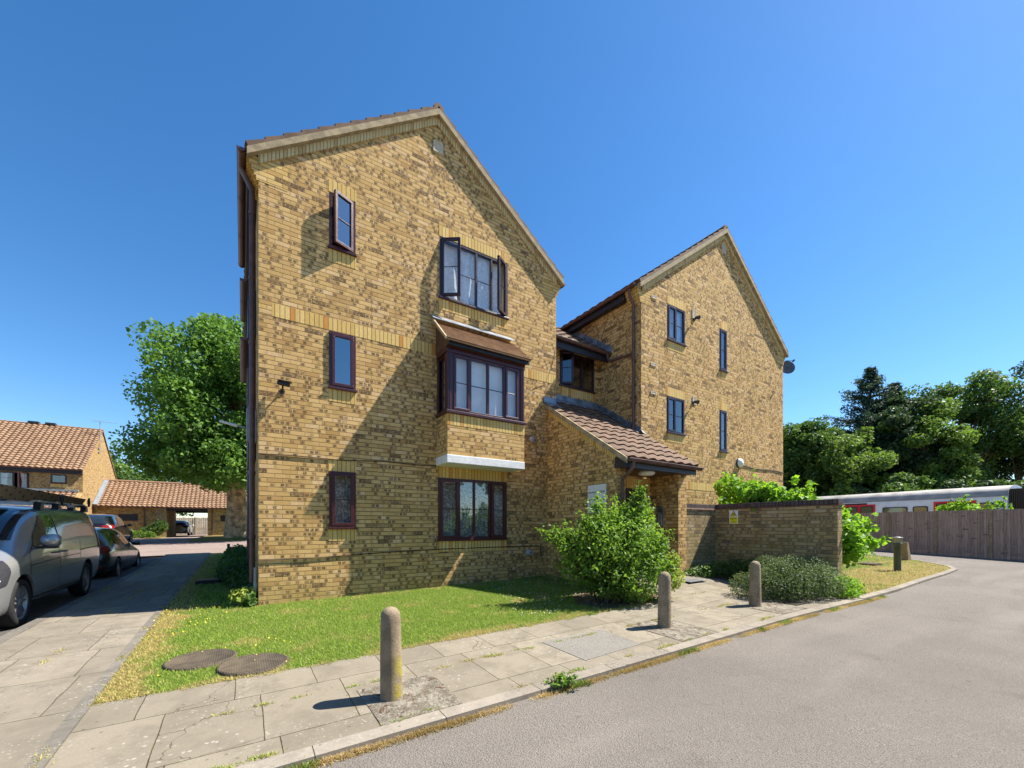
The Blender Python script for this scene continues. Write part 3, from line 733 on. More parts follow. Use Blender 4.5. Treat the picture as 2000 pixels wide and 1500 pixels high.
# round extract vent and boiler flue
mb = MB(); mb.lathe((5.67, YA, 3.33), [(.001, -.12), (.055, -.12), (.07, -.10), (.07, -.05), (.05, -.045), (.05, .0)], 20, 'Y'); mb.build('extract_vent', M['grey'], ap)
mb = MB(); mb.lathe((5.63, YA, .68), [(.001, -.06), (.03, -.06), (.03, -.1), (.055, -.1), (.055, -.03), (.085, -.03), (.085, 0)], 20, 'Y'); mb.build('boiler_flue', M['grey'], ap)
mb = MB(); zz = [(XL+.0, 2.485), (.7, 2.50), (1.2, 2.492), (1.6, 2.49), (2.2, 2.535), (3.0, 2.52), (3.3, 2.535), (3.34, 2.6)]
mb.tube([(x, YA-.012, z) for x, z in zz], .0085, 6); mb.build('cable', M['cable'], ap)
mb = MB(); zz = [(XL, .735), (.9, .74), (1.3, .76), (2.2, .80), (3.3, .83), (4.6, .84), (5.9, .845), (5.97, .82), (5.99, .58), (6.03, .53)]
mb.tube([(x, YA-.012, z) for x, z in zz], .009, 6); mb.build('cable', M['cable'], ap)
mb = MB(); mb.tube([(x, YA-.006, z) for x, z in [(4.72+.0, 3.1), (5.2, 3.95), (5.75, 4.55), (6.1, 4.72), (6.3, 5.15), (6.44, 5.6)]], .004, 4); mb.build('cable', M['cable'], ap)
# ---- bay window on the first floor
bx0, bx1, by = 3.33, 5.14, 7.40
mb = MB(); mb.box(bx0, bx1, by, YA, 2.70, 3.50); mb.build('bay_wall', M['brick_bay'], ap)
mb = MB(); mb.box(bx0-.004, bx1+.004, by-.004, by+.09, 3.28, 3.496); mb.build('soldier_course', M['soldier'], ap)
mb = MB(); mb.box(bx0-.022, bx1+.0, by-.022, YA, 2.535, 2.698); o = mb.build('bay_slab', M['render'], ap, bevel=.012)
wb = MB(); Fb = south(by+.02)
wb.fbox(Fb, bx0-.035, bx1+.04, -.5, .06, 3.505, 3.56)
wb.fbox(Fb, bx0-.02, bx1+.02, -.49, .025, 4.70, 4.80)
for u in (bx0-.005, bx1-.095): wb.fbox(Fb, u, u+.10, -.10, .012, 3.56, 4.70)
for i, u in enumerate((bx0+.015, bx0+.05, bx1-.075, bx1-.04)): wb.fbox(Fb, u, u+.018, .012, .022, 3.56, 4.70)
for u in (bx0-.005, bx1-.055): wb.fbox(Fb, u, u+.06, -.49, -.42, 3.56, 4.70)
wb.build('bay_frame', M['upvc'], ap, bevel=.004)
window(ap, Fb, bx0+.10, bx1-.10, 3.56, 4.71, [(0, .24, 'sash'), (.24, .51, 'fixed'), (.51, .77, 'fixed'), (.77, 1, 'sash')], depth=.03, curtain='blind', sill=False, mull=.05, gl='glass_clear')
window(ap, west(bx0+.03), by+.12, YA-.03, 3.56, 4.71, [(0, 1, 'fixed')], depth=.02, curtain='blind', sill=False, fw=.06)
window(ap, east(bx1-.03), by+.12, YA-.03, 3.56, 4.71, [(0, 1, 'fixed')], depth=.02, curtain='blind', sill=False, fw=.06)
mb = MB(); mb.box(bx0-.02, bx1+.06, by-.115, by-.08, 4.79, 4.90); mb.build('bay_fascia', M['fascia'], ap)
mb = MB()
for x in (bx0-.02, bx1-.01): mb.prism([(x, by-.08, 4.802), (x, YA, 4.802), (x, YA, 5.46), (x, by-.08, 4.93)], (.03, 0, 0))
mb.box(bx0, bx1, by-.08, YA, 4.802, 4.82)
mb.build('bay_cheek', M['soffit'], ap)
cs = Vector((0, .78, .66)); 
tiled('bay_canopy', (bx0-.09, by-.19, 4.87), (1, 0, 0), cs, bx1-bx0+.15, cs.length*.92, .165, .088, M['tile_plain'], ap, shape='flat', step=.019, deck=.03)
mb = MB(); mb.prism([(bx0-.125, by-.18, 4.84), (bx0-.125, YA-.02, 5.47), (bx0-.125, YA-.02, 5.55), (bx0-.125, by-.18, 4.90)], (.036, 0, 0)); mb.build('verge', M['verge'], ap)
mb = MB(); mb.prism([(bx0-.13, YA-.012, 5.60), (bx0-.13, YA-.14, 5.49), (bx0-.13, YA-.14, 5.475), (bx0-.13, YA+.0, 5.56)], (1.95, 0, 0)); mb.build('lead_flashing', plain('pale_lead', (.20, .215, .235), .6, var=.3, sc=9, bump=.004), ap)
# ---- H2 rear block
holesB = [(9.44, 10.22, 6.28, 7.23), (9.42, 10.20, 3.82, 4.78), (11.90, 12.31, 5.98, 7.22), (11.90, 12.31, 3.56, 4.79), (11.93, 12.95, 1.15, 2.33)]
apb = (X2L+X2R)/2; topB = eave+(apb-X2L)*pitch+.02
mb = MB(); wall(mb, FB, [(X2L, -.7), (X2R, -.7), (X2R, eave+.02), (apb, topB), (X2L, eave+.02)], holesB)
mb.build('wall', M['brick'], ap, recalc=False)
mb = MB(); wall(mb, west(X2L), [(YB, -.7), (18, -.7), (18, eave), (YB, eave)]); wall(mb, east(X2R), [(YB, -.7), (18, -.7), (18, eave), (YB, eave)])
wall(mb, south(18), [(X2L, -.7), (X2R, -.7), (X2R, eave), (apb, topB), (X2L, eave)])
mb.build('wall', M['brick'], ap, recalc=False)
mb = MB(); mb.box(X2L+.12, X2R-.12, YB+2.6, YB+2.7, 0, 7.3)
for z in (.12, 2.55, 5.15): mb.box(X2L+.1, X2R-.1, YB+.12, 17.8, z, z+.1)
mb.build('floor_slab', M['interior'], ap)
gable_roof(X2L, X2R, YB-.10, 18.1, eave, pitch, ap, M['tile_dark'])
verge(ap, X2L, X2R, YB, eave, pitch); corbel(ap, FB, X2L, -1, 7.33, n=5, w=.38, yd=.38); corbel(ap, FB, X2R, 1, 7.33, w=.38)
mb = MB(); mb.box(X2L-.17, X2L-.01, YB+.40, 18, 7.15, 7.38); mb.build('fascia', M['fascia'], ap)
mb = MB(); mb.box(X2R+.01, X2R+.17, YB+.52, 18, 7.15, 7.36); mb.build('fascia', M['fascia'], ap)
gutter(ap, (X2L-.235, YB-.02, 7.35), (X2L-.235, 18, 7.33)); gutter(ap, (X2R+.235, YB-.04, 7.34), (X2R+.235, 18, 7.32))
pipe(ap, [(X2L-.235, YB+.17, 7.28), (X2L-.235, YB+.17, 7.12), (X2L-.07, YB+.19, 6.95), (X2L-.07, YB+.19, 3.72)], .036)
for (u0, u1, z0, z1) in [(9.42, 10.24, 7.232, 7.447), (9.42, 10.24, 6.03, 6.245), (9.40, 10.22, 4.782, 4.997), (9.40, 10.22, 3.57, 3.785), (11.88, 12.33, 7.222, 7.437), (11.88, 12.33, 5.74, 5.945),
                         (11.88, 12.33, 4.792, 5.007), (11.88, 12.33, 3.32, 3.525), (8.62, 15.0, 2.335, 2.55)]:
    band(ap, FB, u0, u1, z0, z1, name='soldier_course')
window(ap, FB, 9.44, 10.22, 6.28, 7.23, [(0, .5, 'sash'), (.5, 1, 'fixed')], mat='upvc2', curtain='net', depth=.03)
window(ap, FB, 9.42, 10.20, 3.82, 4.78, [(0, .5, 'sash'), (.5, 1, 'fixed')], mat='upvc2', curtain=None, depth=.03)
window(ap, FB, 11.90, 12.31, 5.98, 7.22, [(0, 1, 'sash')], mat='upvc2', curtain='blind', depth=.03)
window(ap, FB, 11.90, 12.31, 3.56, 4.79, [(0, 1, 'sash')], mat='upvc2', curtain='blind', depth=.03)
window(ap, FB, 11.93, 12.95, 1.15, 2.33, [(0, .5, 'fixed'), (.5, 1, 'fixed')], mat='white', curtain='blind', depth=.06)
for (u, z) in ((8.9, 7.22), (8.88, 5.48), (8.88, 4.75)): vent(ap, FB, u, z, .22, .075, 1, 'cream')
vent(ap, FB, 12.13, 9.66, .2, .28, 5, 'cream'); vent(ap, FB, 10.63, 7.26, .17, .24, 3, 'cream'); vent(ap, FB, 10.64, 4.84, .17, .22, 3, 'cream'); vent(ap, FB, 8.98+.0, 2.44, .15, .18, 4, 'cream')
mb = MB(); mb.tube([(13.05, YB-.012, 3.24), (13.9, YB-.012, 3.18), (15.2, YB-.012, 3.22), (15.84, YB-.012, 3.19)], .012, 5); mb.build('cable', M['cable'], ap)
# ---- link
FL = south(8.41); mb = MB()
wall(mb, FL, [(XR, -.7), (X2L, -.7), (X2L, 6.1), (XR, 6.1)], [(6.97, 8.22, 5.03, 5.95)]); mb.build('wall', M['brick'], ap, recalc=False)
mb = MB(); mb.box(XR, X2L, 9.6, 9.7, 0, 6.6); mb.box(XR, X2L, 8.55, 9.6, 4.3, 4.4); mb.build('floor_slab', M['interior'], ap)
window(ap, FL, 6.97, 8.22, 5.03, 5.95, [(0, .30, ('open', 'L', .55)), (.30, .62, 'fixed'), (.62, .66, 'fixed'), (.66, 1, 'fixed')], mat='upvc2', curtain=None, depth=.03, mull=.03)
band(ap, FL, 6.95, 8.24, 4.79, 4.995, name='soldier_course')
k = 1/math.hypot(1, .70)
tiled('link_roof', (XR+.01, 8.0, 6.05), (1, 0, 0), (0, k, .70*k), X2L-XR-.02, 3.6, .30, .33, M['tile_dark'], ap, step=.02)
mb = MB(); mb.box(XR+.01, X2L-.0, 8.06, 8.10, 5.80, 6.0); mb.box(XR+.01, X2L-.0, 8.10, 8.41, 5.97, 6.0); mb.build('fascia', M['fascia'], ap)
gutter(ap, (XR+.02, 7.99, 6.03), (X2L-.01, 7.99, 6.01))
pipe(ap, [(X2L-.13, 7.99, 5.97), (X2L-.10, 7.97, 5.82), (X2L-.075, 7.9, 5.76), (X2L-.07, YB+.22, 5.72)], .03)
mb = MB()
for i in range(6):
    y0 = 7.93+i*.26; z = 6.0+(y0-8.0)*.70+.10
    mb.prism([(X2L-.012, y0, z-.02), (X2L-.012, y0+.28, z+.18), (X2L-.012, y0+.28, z+.30), (X2L-.012, y0, z+.16)], (-.006, 0, 0))
    mb.prism([(X2L-.012, y0, z-.01), (X2L-.012, y0+.26, z+.17), (X2L-.16, y0+.26, z+.15), (X2L-.16, y0, z-.03)], (0, 0, .008))
mb.build('lead_flashing', M['lead'], ap)
# ---- entrance porch
px0, py0 = 6.20, 5.72; pk = .65; pz0 = 2.60
def proof(y): return pz0+(y-5.42)*pk
mb = MB(); FP = west(px0)
wall(mb, FP, [(py0, -.5), (YA, -.5), (YA, proof(YA)-.09), (py0, proof(py0)-.09)])
wall(mb, east(px0+.25), [(py0, -.5), (6.49, -.5), (6.49, 2.46), (py0, 2.46)])
mb.box(px0+.001, px0+.249, py0, py0+.02, -.5, proof(py0)-.1)
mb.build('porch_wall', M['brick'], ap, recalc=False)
mb = MB(); wall(mb, west(8.17), [(py0, -.5), (YB, -.5), (YB, 2.75), (py0, 2.48)]); wall(mb, south(py0), [(8.17, -.5), (8.47, -.5), (8.47, 2.6), (8.17, 2.6)]); wall(mb, east(8.47), [(py0, -.5), (YB, -.5), (YB, 2.9), (py0, 2.6)])
mb.build('porch_wall', M['brick'], ap, recalc=False)
mb = MB(); wall(mb, south(6.49), [(px0+.25, -.5), (8.17, -.5), (8.17, 2.6), (px0+.25, 2.6)], [(6.62, 7.98, .14, 2.18)]); mb.build('porch_wall', M['brick'], ap, recalc=False)
band(ap, south(6.49), px0+.26, 8.165, 2.19, 2.41, name='soldier_course')
q = MB(); q.box(px0+.251, 8.169, py0-.12, 6.48, 2.46, 2.48); q.build('porch_soffit', M['soffit'], ap)
dd = MB(); dd.box(6.62, 7.98, 6.53, 6.56, .14, 2.18); dr = dd.build('entrance_door', M['door'], ap)
q = MB(); q.box(6.62, 6.70, 6.50, 6.53, .14, 2.18); q.box(7.90, 7.98, 6.50, 6.53, .14, 2.18); q.box(6.70, 7.90, 6.50, 6.53, 2.10, 2.18); q.box(7.27, 7.33, 6.50, 6.53, .14, 2.1); q.box(6.7, 7.9, 6.505, 6.53, .14, .34); q.box(6.7, 7.9, 6.505, 6.53, 1.0, 1.1); q.build('door_frame', M['door'], dr, bevel=.004)
q = MB(); q.box(7.36, 7.39, 6.43, 6.46, 1.0, 1.4); q.box(7.36, 7.39, 6.46, 6.51, 1.02, 1.05); q.box(7.36, 7.39, 6.46, 6.51, 1.35, 1.38); q.build('handle', M['steel'], dr)
kk = 1/math.hypot(1, pk)
tiled('porch_roof', (px0-.05, 5.42, pz0+.02), (1, 0, 0), (0, kk, pk*kk), X2L+.02-px0+.05, (YB-5.42)/kk, .30, .31, M['tile_dark'], ap, amp=.032, step=.03, spp=10)
tiled('porch_roof', (px0-.05, YB, proof(YB)+.02), (1, 0, 0), (0, kk, pk*kk), X2L-.01-px0+.05, (YA-.005-YB)/kk, .30, .31, M['tile_dark'], ap, amp=.032, step=.03, spp=10)
tiled('porch_roof', (XR+.01, YA-.005, proof(YA)+.02), (1, 0, 0), (0, kk, pk*kk), X2L-.01-XR-.01, .48/kk, .30, .31, M['tile_dark'], ap, amp=.032, step=.03, spp=10)
mb = MB()
mb.prism([(px0-.095, 5.40, proof(5.40)+.035), (px0-.095, YA-.003, proof(YA)+.035), (px0-.095, YA-.003, proof(YA)-.075), (px0-.095, 5.40, proof(5.40)-.075)], (.044, 0, 0)); mb.build('verge', M['verge'], ap)
mb = MB(); L = (YA-py0)/kk
mb.poly([(px0-.02, py0, proof(py0)-.075), (px0-.02, YA, proof(YA)-.075), (px0-.02, YA, proof(YA)-.20), (px0-.02, py0, proof(py0)-.20)], uv=[(0, 0), (L, 0), (L, .1), (0, .1)])
mb.poly([(px0-.02, py0, proof(py0)-.20), (px0-.02, YA, proof(YA)-.20), (px0, YA, proof(YA)-.20), (px0, py0, proof(py0)-.20)], uv=[(0, 0), (L, 0), (L, .1), (0, .1)])
mb.build('verge_brick_course', M['soldier'], ap, recalc=False)
mb = MB(); mb.box(px0-.06, 8.44, 5.46, 5.50, 2.44, 2.60); mb.box(px0-.06, px0-.02, 5.5, py0, 2.44, 2.66); mb.box(px0-.02, 8.44, 5.50, py0-.0, 2.455, 2.475); mb.build('fascia', M['fascia'], ap)
gutter(ap, (px0-.06, 5.39, 2.60), (8.50, 5.39, 2.585), .056)
pipe(ap, [(px0+.10, 5.39, 2.55), (px0+.10, 5.39, 2.45), (px0+.10, 5.60, 2.28), (px0+.10, py0-.06, 2.22), (px0+.10, py0-.06, .1)], .034)
mb = MB(); f = lambda x0, x1, y, zt: mb.prism([(x0, y-.006, zt+.19), (x0, y-.006, zt+.04), (x0, y-.17, zt-.075), (x0, y-.17, zt-.06), (x0, y-.02, zt+.06), (x0, y-.001, zt+.19)], (x1-x0, 0, 0))
f(px0-.12, XR, YA, proof(YA)+.02); f(XR+.0, X2L-.02, 8.41, proof(8.41)+.02)
for i in range(5):
    y0 = YB+i*.29; z = proof(y0)
    mb.prism([(X2L-.004, y0, z+.02), (X2L-.004, y0+.31, z+.22), (X2L-.004, y0+.31, z+.36), (X2L-.004, y0, z+.22)], (-.008, 0, 0))
    mb.prism([(X2L-.01, y0, z+.06), (X2L-.01, y0+.30, z+.25), (X2L-.15, y0+.30, z+.255), (X2L-.15, y0, z+.065)], (0, 0, .008))
mb.build('lead_flashing', M['lead'], ap)
mb = MB(); mb.prism([(X2L-.04, YB-.004, proof(YB)+.16), (X2L+.13, YB-.004, proof(YB)+.05), (X2L+.16, YB-.09, proof(YB)+.0), (X2L-.06, YB-.10, proof(YB)+.05)], (0, .004, .01))
mb.build('lead_flashing', M['leadlight'], ap)
# ================================================================ fittings on the building
def lathe_thing(name, c, prof, mat, label, cat, axis='Z', n=20, parent=None):
    mb = MB(); mb.lathe(c, prof, n, axis); o = mb.build(name, M[mat], parent); 
    if label: tag(o, label, cat)
    return o
def camera_thing(loc, dirv, label):
    c = empty('security_camera', loc, label, 'security camera')
    d = Vector(dirv).normalized(); L = Vector(loc)
    mb = MB(); mb.tube([L, L+V3(0, -.02, 0)], .04, 12); mb.tube([L+V3(0, -.02, 0), L+V3(0, -.09, .02), L+V3(0, -.12, .08)], .014, 8); mb.build('bracket', M['black'], c)
    b = L+V3(0, -.12, .10); mb = MB(); mb.tube([b-d*.08, b-d*.07, b+d*.10, b+d*.105], [.028, .036, .036, .033], 14); mb.build('housing', M['black'], c)
    mb = MB(); s = d.cross(V3(0, 0, 1)).normalized(); up = s.cross(d)
    mb.prism([b-d*.08+up*.04-s*.042, b+d*.13+up*.042-s*.042, b+d*.13+up*.042+s*.042, b-d*.08+up*.04+s*.042], up*.006); mb.build('sunshade', M['black'], c)
camera_thing((.56, YA, 3.56), (1, -.28, -.16), 'small black bullet camera high on the brick gable beside its left corner')
camera_thing((8.75, YB, 1.97), (1, -.4, -.1), 'small black camera on the rear wall just above the low garden wall')
for u, z, lb in ((10.62, 7.11, 'upper of the two black security lamps on the right gable'), (10.57, 4.76, 'lower of the two black security lamps on the right gable')):
    c = empty('security_lamp', (u, YB, z), lb, 'lamp', group='security lamps on the right gable'); mb = MB(); mb.box(u-.035, u+.035, YB-.03, YB, z-.035, z+.035); mb.tube([(u, YB-.03, z), (u-.01, YB-.08, z-.01)], .014, 6); mb.build('bracket', M['black'], c)
    mb = MB(); mb.tube([(u-.03, YB-.07, z+.02), (u-.05, YB-.20, z-.03)], [.03, .055], 12); mb.build('lamp_head', M['black'], c)
c = empty('bulkhead_light', (12.97, YB, 3.28), 'round cream bulkhead light on the right gable near its ground floor', 'lamp')
lathe_thing('diffuser', (12.97, YB, 3.28), [(.001, -.13), (.07, -.12), (.12, -.09), (.14, -.04)], 'white', None, None, 'Y', parent=c); lathe_thing('base', (12.97, YB, 3.28), [(.14, -.04), (.15, -.035), (.15, 0)], 'black', None, None, 'Y', parent=c)
c = empty('porch_light', (7.25, 6.0, 2.45), 'flat round cream ceiling light under the porch roof', 'lamp')
lathe_thing('diffuser', (7.25, 5.85, 2.46), [(.001, -.07), (.13, -.065), (.165, -.045), (.17, -.02)], 'white', None, None, parent=c); lathe_thing('base', (7.25, 5.85, 2.46), [(.175, -.02), (.175, 0)], 'white', None, None, parent=c)
# small side lamp arm on the west wall
c = empty('wall_lamp', (XL, 9.0, 3.3), 'white lamp arm sticking out to the left of the gable wall', 'lamp')
mb = MB(); mb.tube([(XL, 9.0, 3.08), (XL-.28, 9.0, 3.12), (XL-.50, 9.0, 3.16)], .018, 8); mb.build('arm', M['grey'], c)
mb = MB(); mb.tube([(XL-.30, 9.0, 3.12), (XL-.56, 9.0, 3.17)], [.03, .02], 10); mb.build('lamp_head', M['white'], c)
mb = MB(); mb.box(XL-.16, XL, 8.9, 9.15, 2.85, 3.45); o = mb.build('junction_box', M['grey'], None, bevel=.01); tag(o, 'grey metal box on the side wall behind the downpipe', 'junction box')
# satellite dish
c = empty('satellite_dish', (X2R, 8.2, 6.05), 'round dark satellite dish beyond the right edge of the right gable', 'satellite dish')
ctr = V3(X2R+.36, 6.98, 6.95); mb = MB(); n = 28; ax = V3(-.62, -.75, .2).normalized(); a = ax.cross(V3(0, 0, 1)).normalized(); b = ax.cross(a)
rows = [[ctr+a*math.cos(2*math.pi*k/n)*r+b*math.sin(2*math.pi*k/n)*r+ax*(r*r*.6) for k in range(n)] for r in (.01, .08, .15, .21, .25)]
mb.grid(rows, close=True); mb.grid([[p-ax*.012 for p in r] for r in rows], close=True); mb.build('reflector', plain('dark_dish_metal', (.10, .11, .13), .5), c)
mb = MB(); mb.tube([(X2R, 7.2, 6.8), (X2R+.22, 7.2, 6.8), ctr], .018, 8); mb.tube([ctr-b*.28, ctr+ax*.42], .01, 6); mb.tube([ctr+ax*.38, ctr+ax*.46], .03, 8); mb.build('arm', M['black'], c)
# entry panel
c = empty('entry_panel', (8.17, 6.19, 1.5), 'steel door entry panel with rows of buttons on the porch pier', 'entry panel'); Fq = west(8.17)
mb = MB(); mb.fbox(Fq, 6.10, 6.28, 0, .02, 1.28, 1.76); mb.build('plate', M['steel'], c, bevel=.003)
mb = MB()
for i in range(6):
    for j in range(2): mb.fbox(Fq, 6.14+j*.07, 6.165+j*.07, .02, .028, 1.33+i*.045, 1.35+i*.045)
mb.build('button_panel', M['white'], c); mb = MB()
for i in range(4): mb.fbox(Fq, 6.14, 6.24, .02, .023, 1.64+i*.018, 1.648+i*.018)
mb.build('speaker_grille', M['black'], c)
# text
def text(parent, s, size, loc, xdir, up, mat, name='lettering', align='LEFT', ext=.001, bold=0):
    cu = bpy.data.curves.new('t', 'FONT'); cu.body = s; cu.size = size; cu.align_x = align; cu.extrude = ext; cu.offset = bold
    t = bpy.data.objects.new('t', cu); COL.objects.link(t); bpy.context.view_layer.update()
    me = bpy.data.meshes.new_from_object(t.evaluated_get(bpy.context.evaluated_depsgraph_get()))
    X = Vector(xdir).normalized(); Yv = Vector(up).normalized(); Z = X.cross(Yv)
    m = Matrix(((X.x, Yv.x, Z.x, loc[0]), (X.y, Yv.y, Z.y, loc[1]), (X.z, Yv.z, Z.z, loc[2]), (0, 0, 0, 1)))
    if parent is not None: m = parent_world(parent).inverted() @ m
    me.transform(m); me.materials.clear(); me.materials.append(mat); bpy.data.objects.remove(t)
    o = bpy.data.objects.new(name, me); COL.objects.link(o); adopt(o, parent); return o
c = empty('door_number_sign', (px0, 6.27, 1.9), 'white sign with floor and flat numbers on the porch side wall', 'sign')
mb = MB(); mb.fbox(FP, 5.995, 6.53, 0, .012, 1.58, 2.17); mb.build('plate', M['white'], c, bevel=.004)
for i, (a, b) in enumerate((('GROUND FLOOR Nos', '25-28'), ('FIRST FLOOR Nos', '29-32'), ('SECOND FLOOR Nos', '33-36'))):
    z = 2.0-i*.155
    text(c, a, .036, (px0-.014, 6.51, z), (0, -1, 0), (0, 0, 1), M['black'], bold=.001)
    text(c, b, .050, (px0-.014, 6.155, z), (0, -1, 0), (0, 0, 1), M['black'], bold=.001)
# ================================================================ garden wall, bollards, small ground things
gw = empty('garden_wall', (9.75, 5.8, .1), 'low weathered brick garden wall with dark brick-on-edge coping right of the porch', 'garden wall')
mb = MB(); mb.box(8.474, 9.75, 5.80, 6.02, -.4, 1.70); mb.box(9.75, 9.97, 3.30, 6.02, -.5, 1.715); mb.build('wall', M['brick_garden'], gw)
mb = MB(); mb.box(8.474, 9.73, 5.77, 6.05, 1.702, 1.735); mb.build('tile_creasing', M['creasing'], gw)
mb = MB(); mb.box(9.725, 10.0, 3.275, 5.995, 1.717, 1.74); mb.build('tile_creasing', M['soffit'], gw)
mb = MB(); mb.box(8.474, 9.735, 5.785, 6.035, 1.737, 1.83); mb.box(9.737, 9.985, 3.285, 6.035, 1.742, 1.84); mb.build('coping', M['coping'], gw, bevel=.006)
cs_ = empty('warning_sign', (9.75, 5.34, 1.5), 'yellow and white camera warning sign on the garden wall', 'sign')
Fg = west(9.746); mb = MB(); mb.fbox(Fg, 5.235, 5.445, 0, .008, 1.365, 1.685); mb.build('plate', M['white'], cs_, bevel=.002)
Myel = plain('sign_yellow', (.75, .70, .03), .5, var=.04)
mb = MB(); mb.fbox(Fg, 5.248, 5.432, .008, .010, 1.378, 1.525); mb.build('yellow_panel', Myel, cs_)
mb = MB(); mb.prism([Fg.p(5.248+.012, .010, 1.548), Fg.p(5.432-.012, .010, 1.548), Fg.p(5.34, .010, 1.672)], (-.002, 0, 0)); mb.build('warning_triangle', M['black'], cs_)
mb = MB(); mb.prism([Fg.p(5.277, .013, 1.556), Fg.p(5.403, .013, 1.556), Fg.p(5.34, .013, 1.652)], (-.001, 0, 0)); mb.build('warning_triangle', Myel, cs_)
mb = MB(); mb.fbox(Fg, 5.315, 5.365, .015, .017, 1.585, 1.603); mb.fbox(Fg, 5.335, 5.345, .015, .017, 1.565, 1.585); mb.fbox(Fg, 5.305, 5.315, .015, .017, 1.580, 1.608); mb.build('camera_symbol', M['black'], cs_)
for s_, sz, z in (('CCTV', .055, 1.468), ('in', .028, 1.436), ('operation', .030, 1.402)):
    text(cs_, s_, sz, (9.746-.0112, 5.34, z), (0, -1, 0), (0, 0, 1), M['black'], align='CENTER', bold=.0012 if s_ == 'CCTV' else 0)

mb_ = NT('weathered_concrete', .9, .15); P = mb_.pos()
c_ = mb_.mix(mb_.ss(mb_.noise(P[0], 5, 5, .7), .35, .65), (.34, .265, .17), (.22, .17, .11))
c_ = mb_.mix(mb_.ss(mb_.noise(P[0], 90, 3, .7), .45, .75, 0., .6), c_, (.14, .115, .08))
dv_, _x = mb_.vor(P[0], 34.); c_ = mb_.mix(mb_.ss(dv_, .16, .24, .7, 0.), c_, (.55, .52, .44))
dv_, _x = mb_.vor(P[0], 21.); c_ = mb_.mix(mb_.ss(dv_, .10, .16, .8, 0.), c_, (.09, .07, .05))
mb_.bump(mb_.noise(P[0], 70, 4, .7), .008)
mb_.col(c_); M['concrete'] = mb_.m
ml = NT('lichened_concrete', .9, .15); P = ml.pos()
c_ = ml.mix(ml.ss(ml.noise(P[0], 5, 5, .7), .35, .65), (.34, .265, .17), (.22, .17, .11))
c_ = ml.mix(ml.ss(ml.noise(P[0], 90, 3, .7), .45, .75, 0., .6), c_, (.14, .115, .08))
lk = ml.M('MULTIPLY', ml.ss(P[3], .02, .34, 1., 0.), ml.ss(ml.noise(P[0], 7, 4, .6), .42, .60))
lk = ml.M('MULTIPLY', lk, ml.ss(P[1], 1.03, 1.09))
c_ = ml.mix(ml.M('MULTIPLY', lk, .85), c_, (.36, .29, .02))
ml.bump(ml.noise(P[0], 70, 4, .7), .008); ml.col(c_); M['concrete_lichen'] = ml.m
def bollard(x, y, h, r, lab, mat, lean=0.):
    z = g(x, y)-.03; prof = [(r*1.04, -.08), (r*1.04, .02), (r, .10), (r*.97, h*.5), (r*.90, h*.84)]
    for k in range(1, 7):
        a = k/6*math.pi/2; prof.append((max(.0005, r*.90*math.cos(a)), h-r*.9+r*.9*math.sin(a)))
    mb = MB(); mb.lathe((0, 0, 0), prof, 8 if 0 else 20); o = mb.build('bollard', M[mat]); o.location = (x, y, z); o.rotation_euler = (0, lean, .2)
    return tag(o, lab, 'bollard', 'concrete bollards along the kerb')
bollard(1.06, 3.50, .80, .092, 'tall concrete bollard stained with yellow lichen, nearest the camera', 'concrete_lichen', -.012)
bollard(4.86, 3.62, .79, .090, 'plain concrete bollard in front of the big leafy bush', 'concrete', .008)
bollard(7.27, 3.62, .79, .092, 'concrete bollard beside the low spreading shrub', 'concrete', .0)
# rough broken slabs round the bollards
mr = NT('broken_concrete', .95, .1); P = mr.pos()
c_ = mr.mix(mr.ss(mr.noise(P[0], 9, 5, .75), .42, .58), (.33, .295, .235), (.19, .16, .12))
c_ = mr.mix(mr.ss(mr.noise(P[0], 5.5, 4, .8, 1.2), .56, .63), c_, (.10, .045, .022)); c_ = mr.mix(mr.ss(mr.noise(P[0], 80, 2), .5, .75, 0., .6), c_, (.10, .09, .07))
mr.col(c_); mr.bump(mr.noise(P[0], 13, 5, .8), .05); M['broken'] = mr.m
for (x0, x1, y0, y1) in ((.86, 1.52, 3.08, 3.78), (4.5, 5.25, 3.08, 3.95), (7.0, 7.9, 3.08, 3.9)):
    o = sheet('pavement_patch', [(x0, y0), (x1, y0), (x1+.02, y1), (x0-.02, y1)], M['broken'], .005, .3, .01)
o = sheet('pavement_patch', [(3.05, 3.25), (4.0, 3.3), (4.0, 4.0), (3.02, 3.98)], asphalt('tarmac_patch', (.24, .22, .19)), .005, .3, .01)
# round covers in the lawn
mc = NT('cast_cover', .85, .25); P = mc.pos()
sx_ = mc.M('ABSOLUTE', mc.M('SUBTRACT', mc.M('MODULO', mc.M('MULTIPLY', mc.M('ADD', P[1], P[2]), 24.), 1.), .5)); sy_ = mc.M('ABSOLUTE', mc.M('SUBTRACT', mc.M('MODULO', mc.M('ADD', mc.M('MULTIPLY', mc.M('SUBTRACT', P[2], P[1]), 24.), 100.), 1.), .5))
st = mc.M('MULTIPLY', mc.ss(sx_, .15, .3), mc.ss(sy_, .15, .3)); c_ = mc.mix(mc.ss(mc.noise(P[0], 8, 4, .7), .35, .7), (.115, .09, .06), (.07, .055, .04))
mc.col(c_); mc.bump(st, .006); M['cover'] = mc.m
for i, (x, y, lb) in enumerate(((-.36, 5.42, 'round brown inspection cover in the lawn, nearer the side path'), (.10, 4.98, 'round brown inspection cover in the lawn, nearer the front pavement'))):
    mb = MB(); mb.lathe((0, 0, 0), [(.315, -.06), (.315, .012), (.30, .022), (.29, .022), (.285, .016), (.001, .016)], 40); o = mb.build('inspection_cover', M['cover']); o.location = (x, y, g(x, y)); o.rotation_euler = (.02, -.02, i)
    tag(o, lb, 'manhole cover', 'round covers in the lawn')
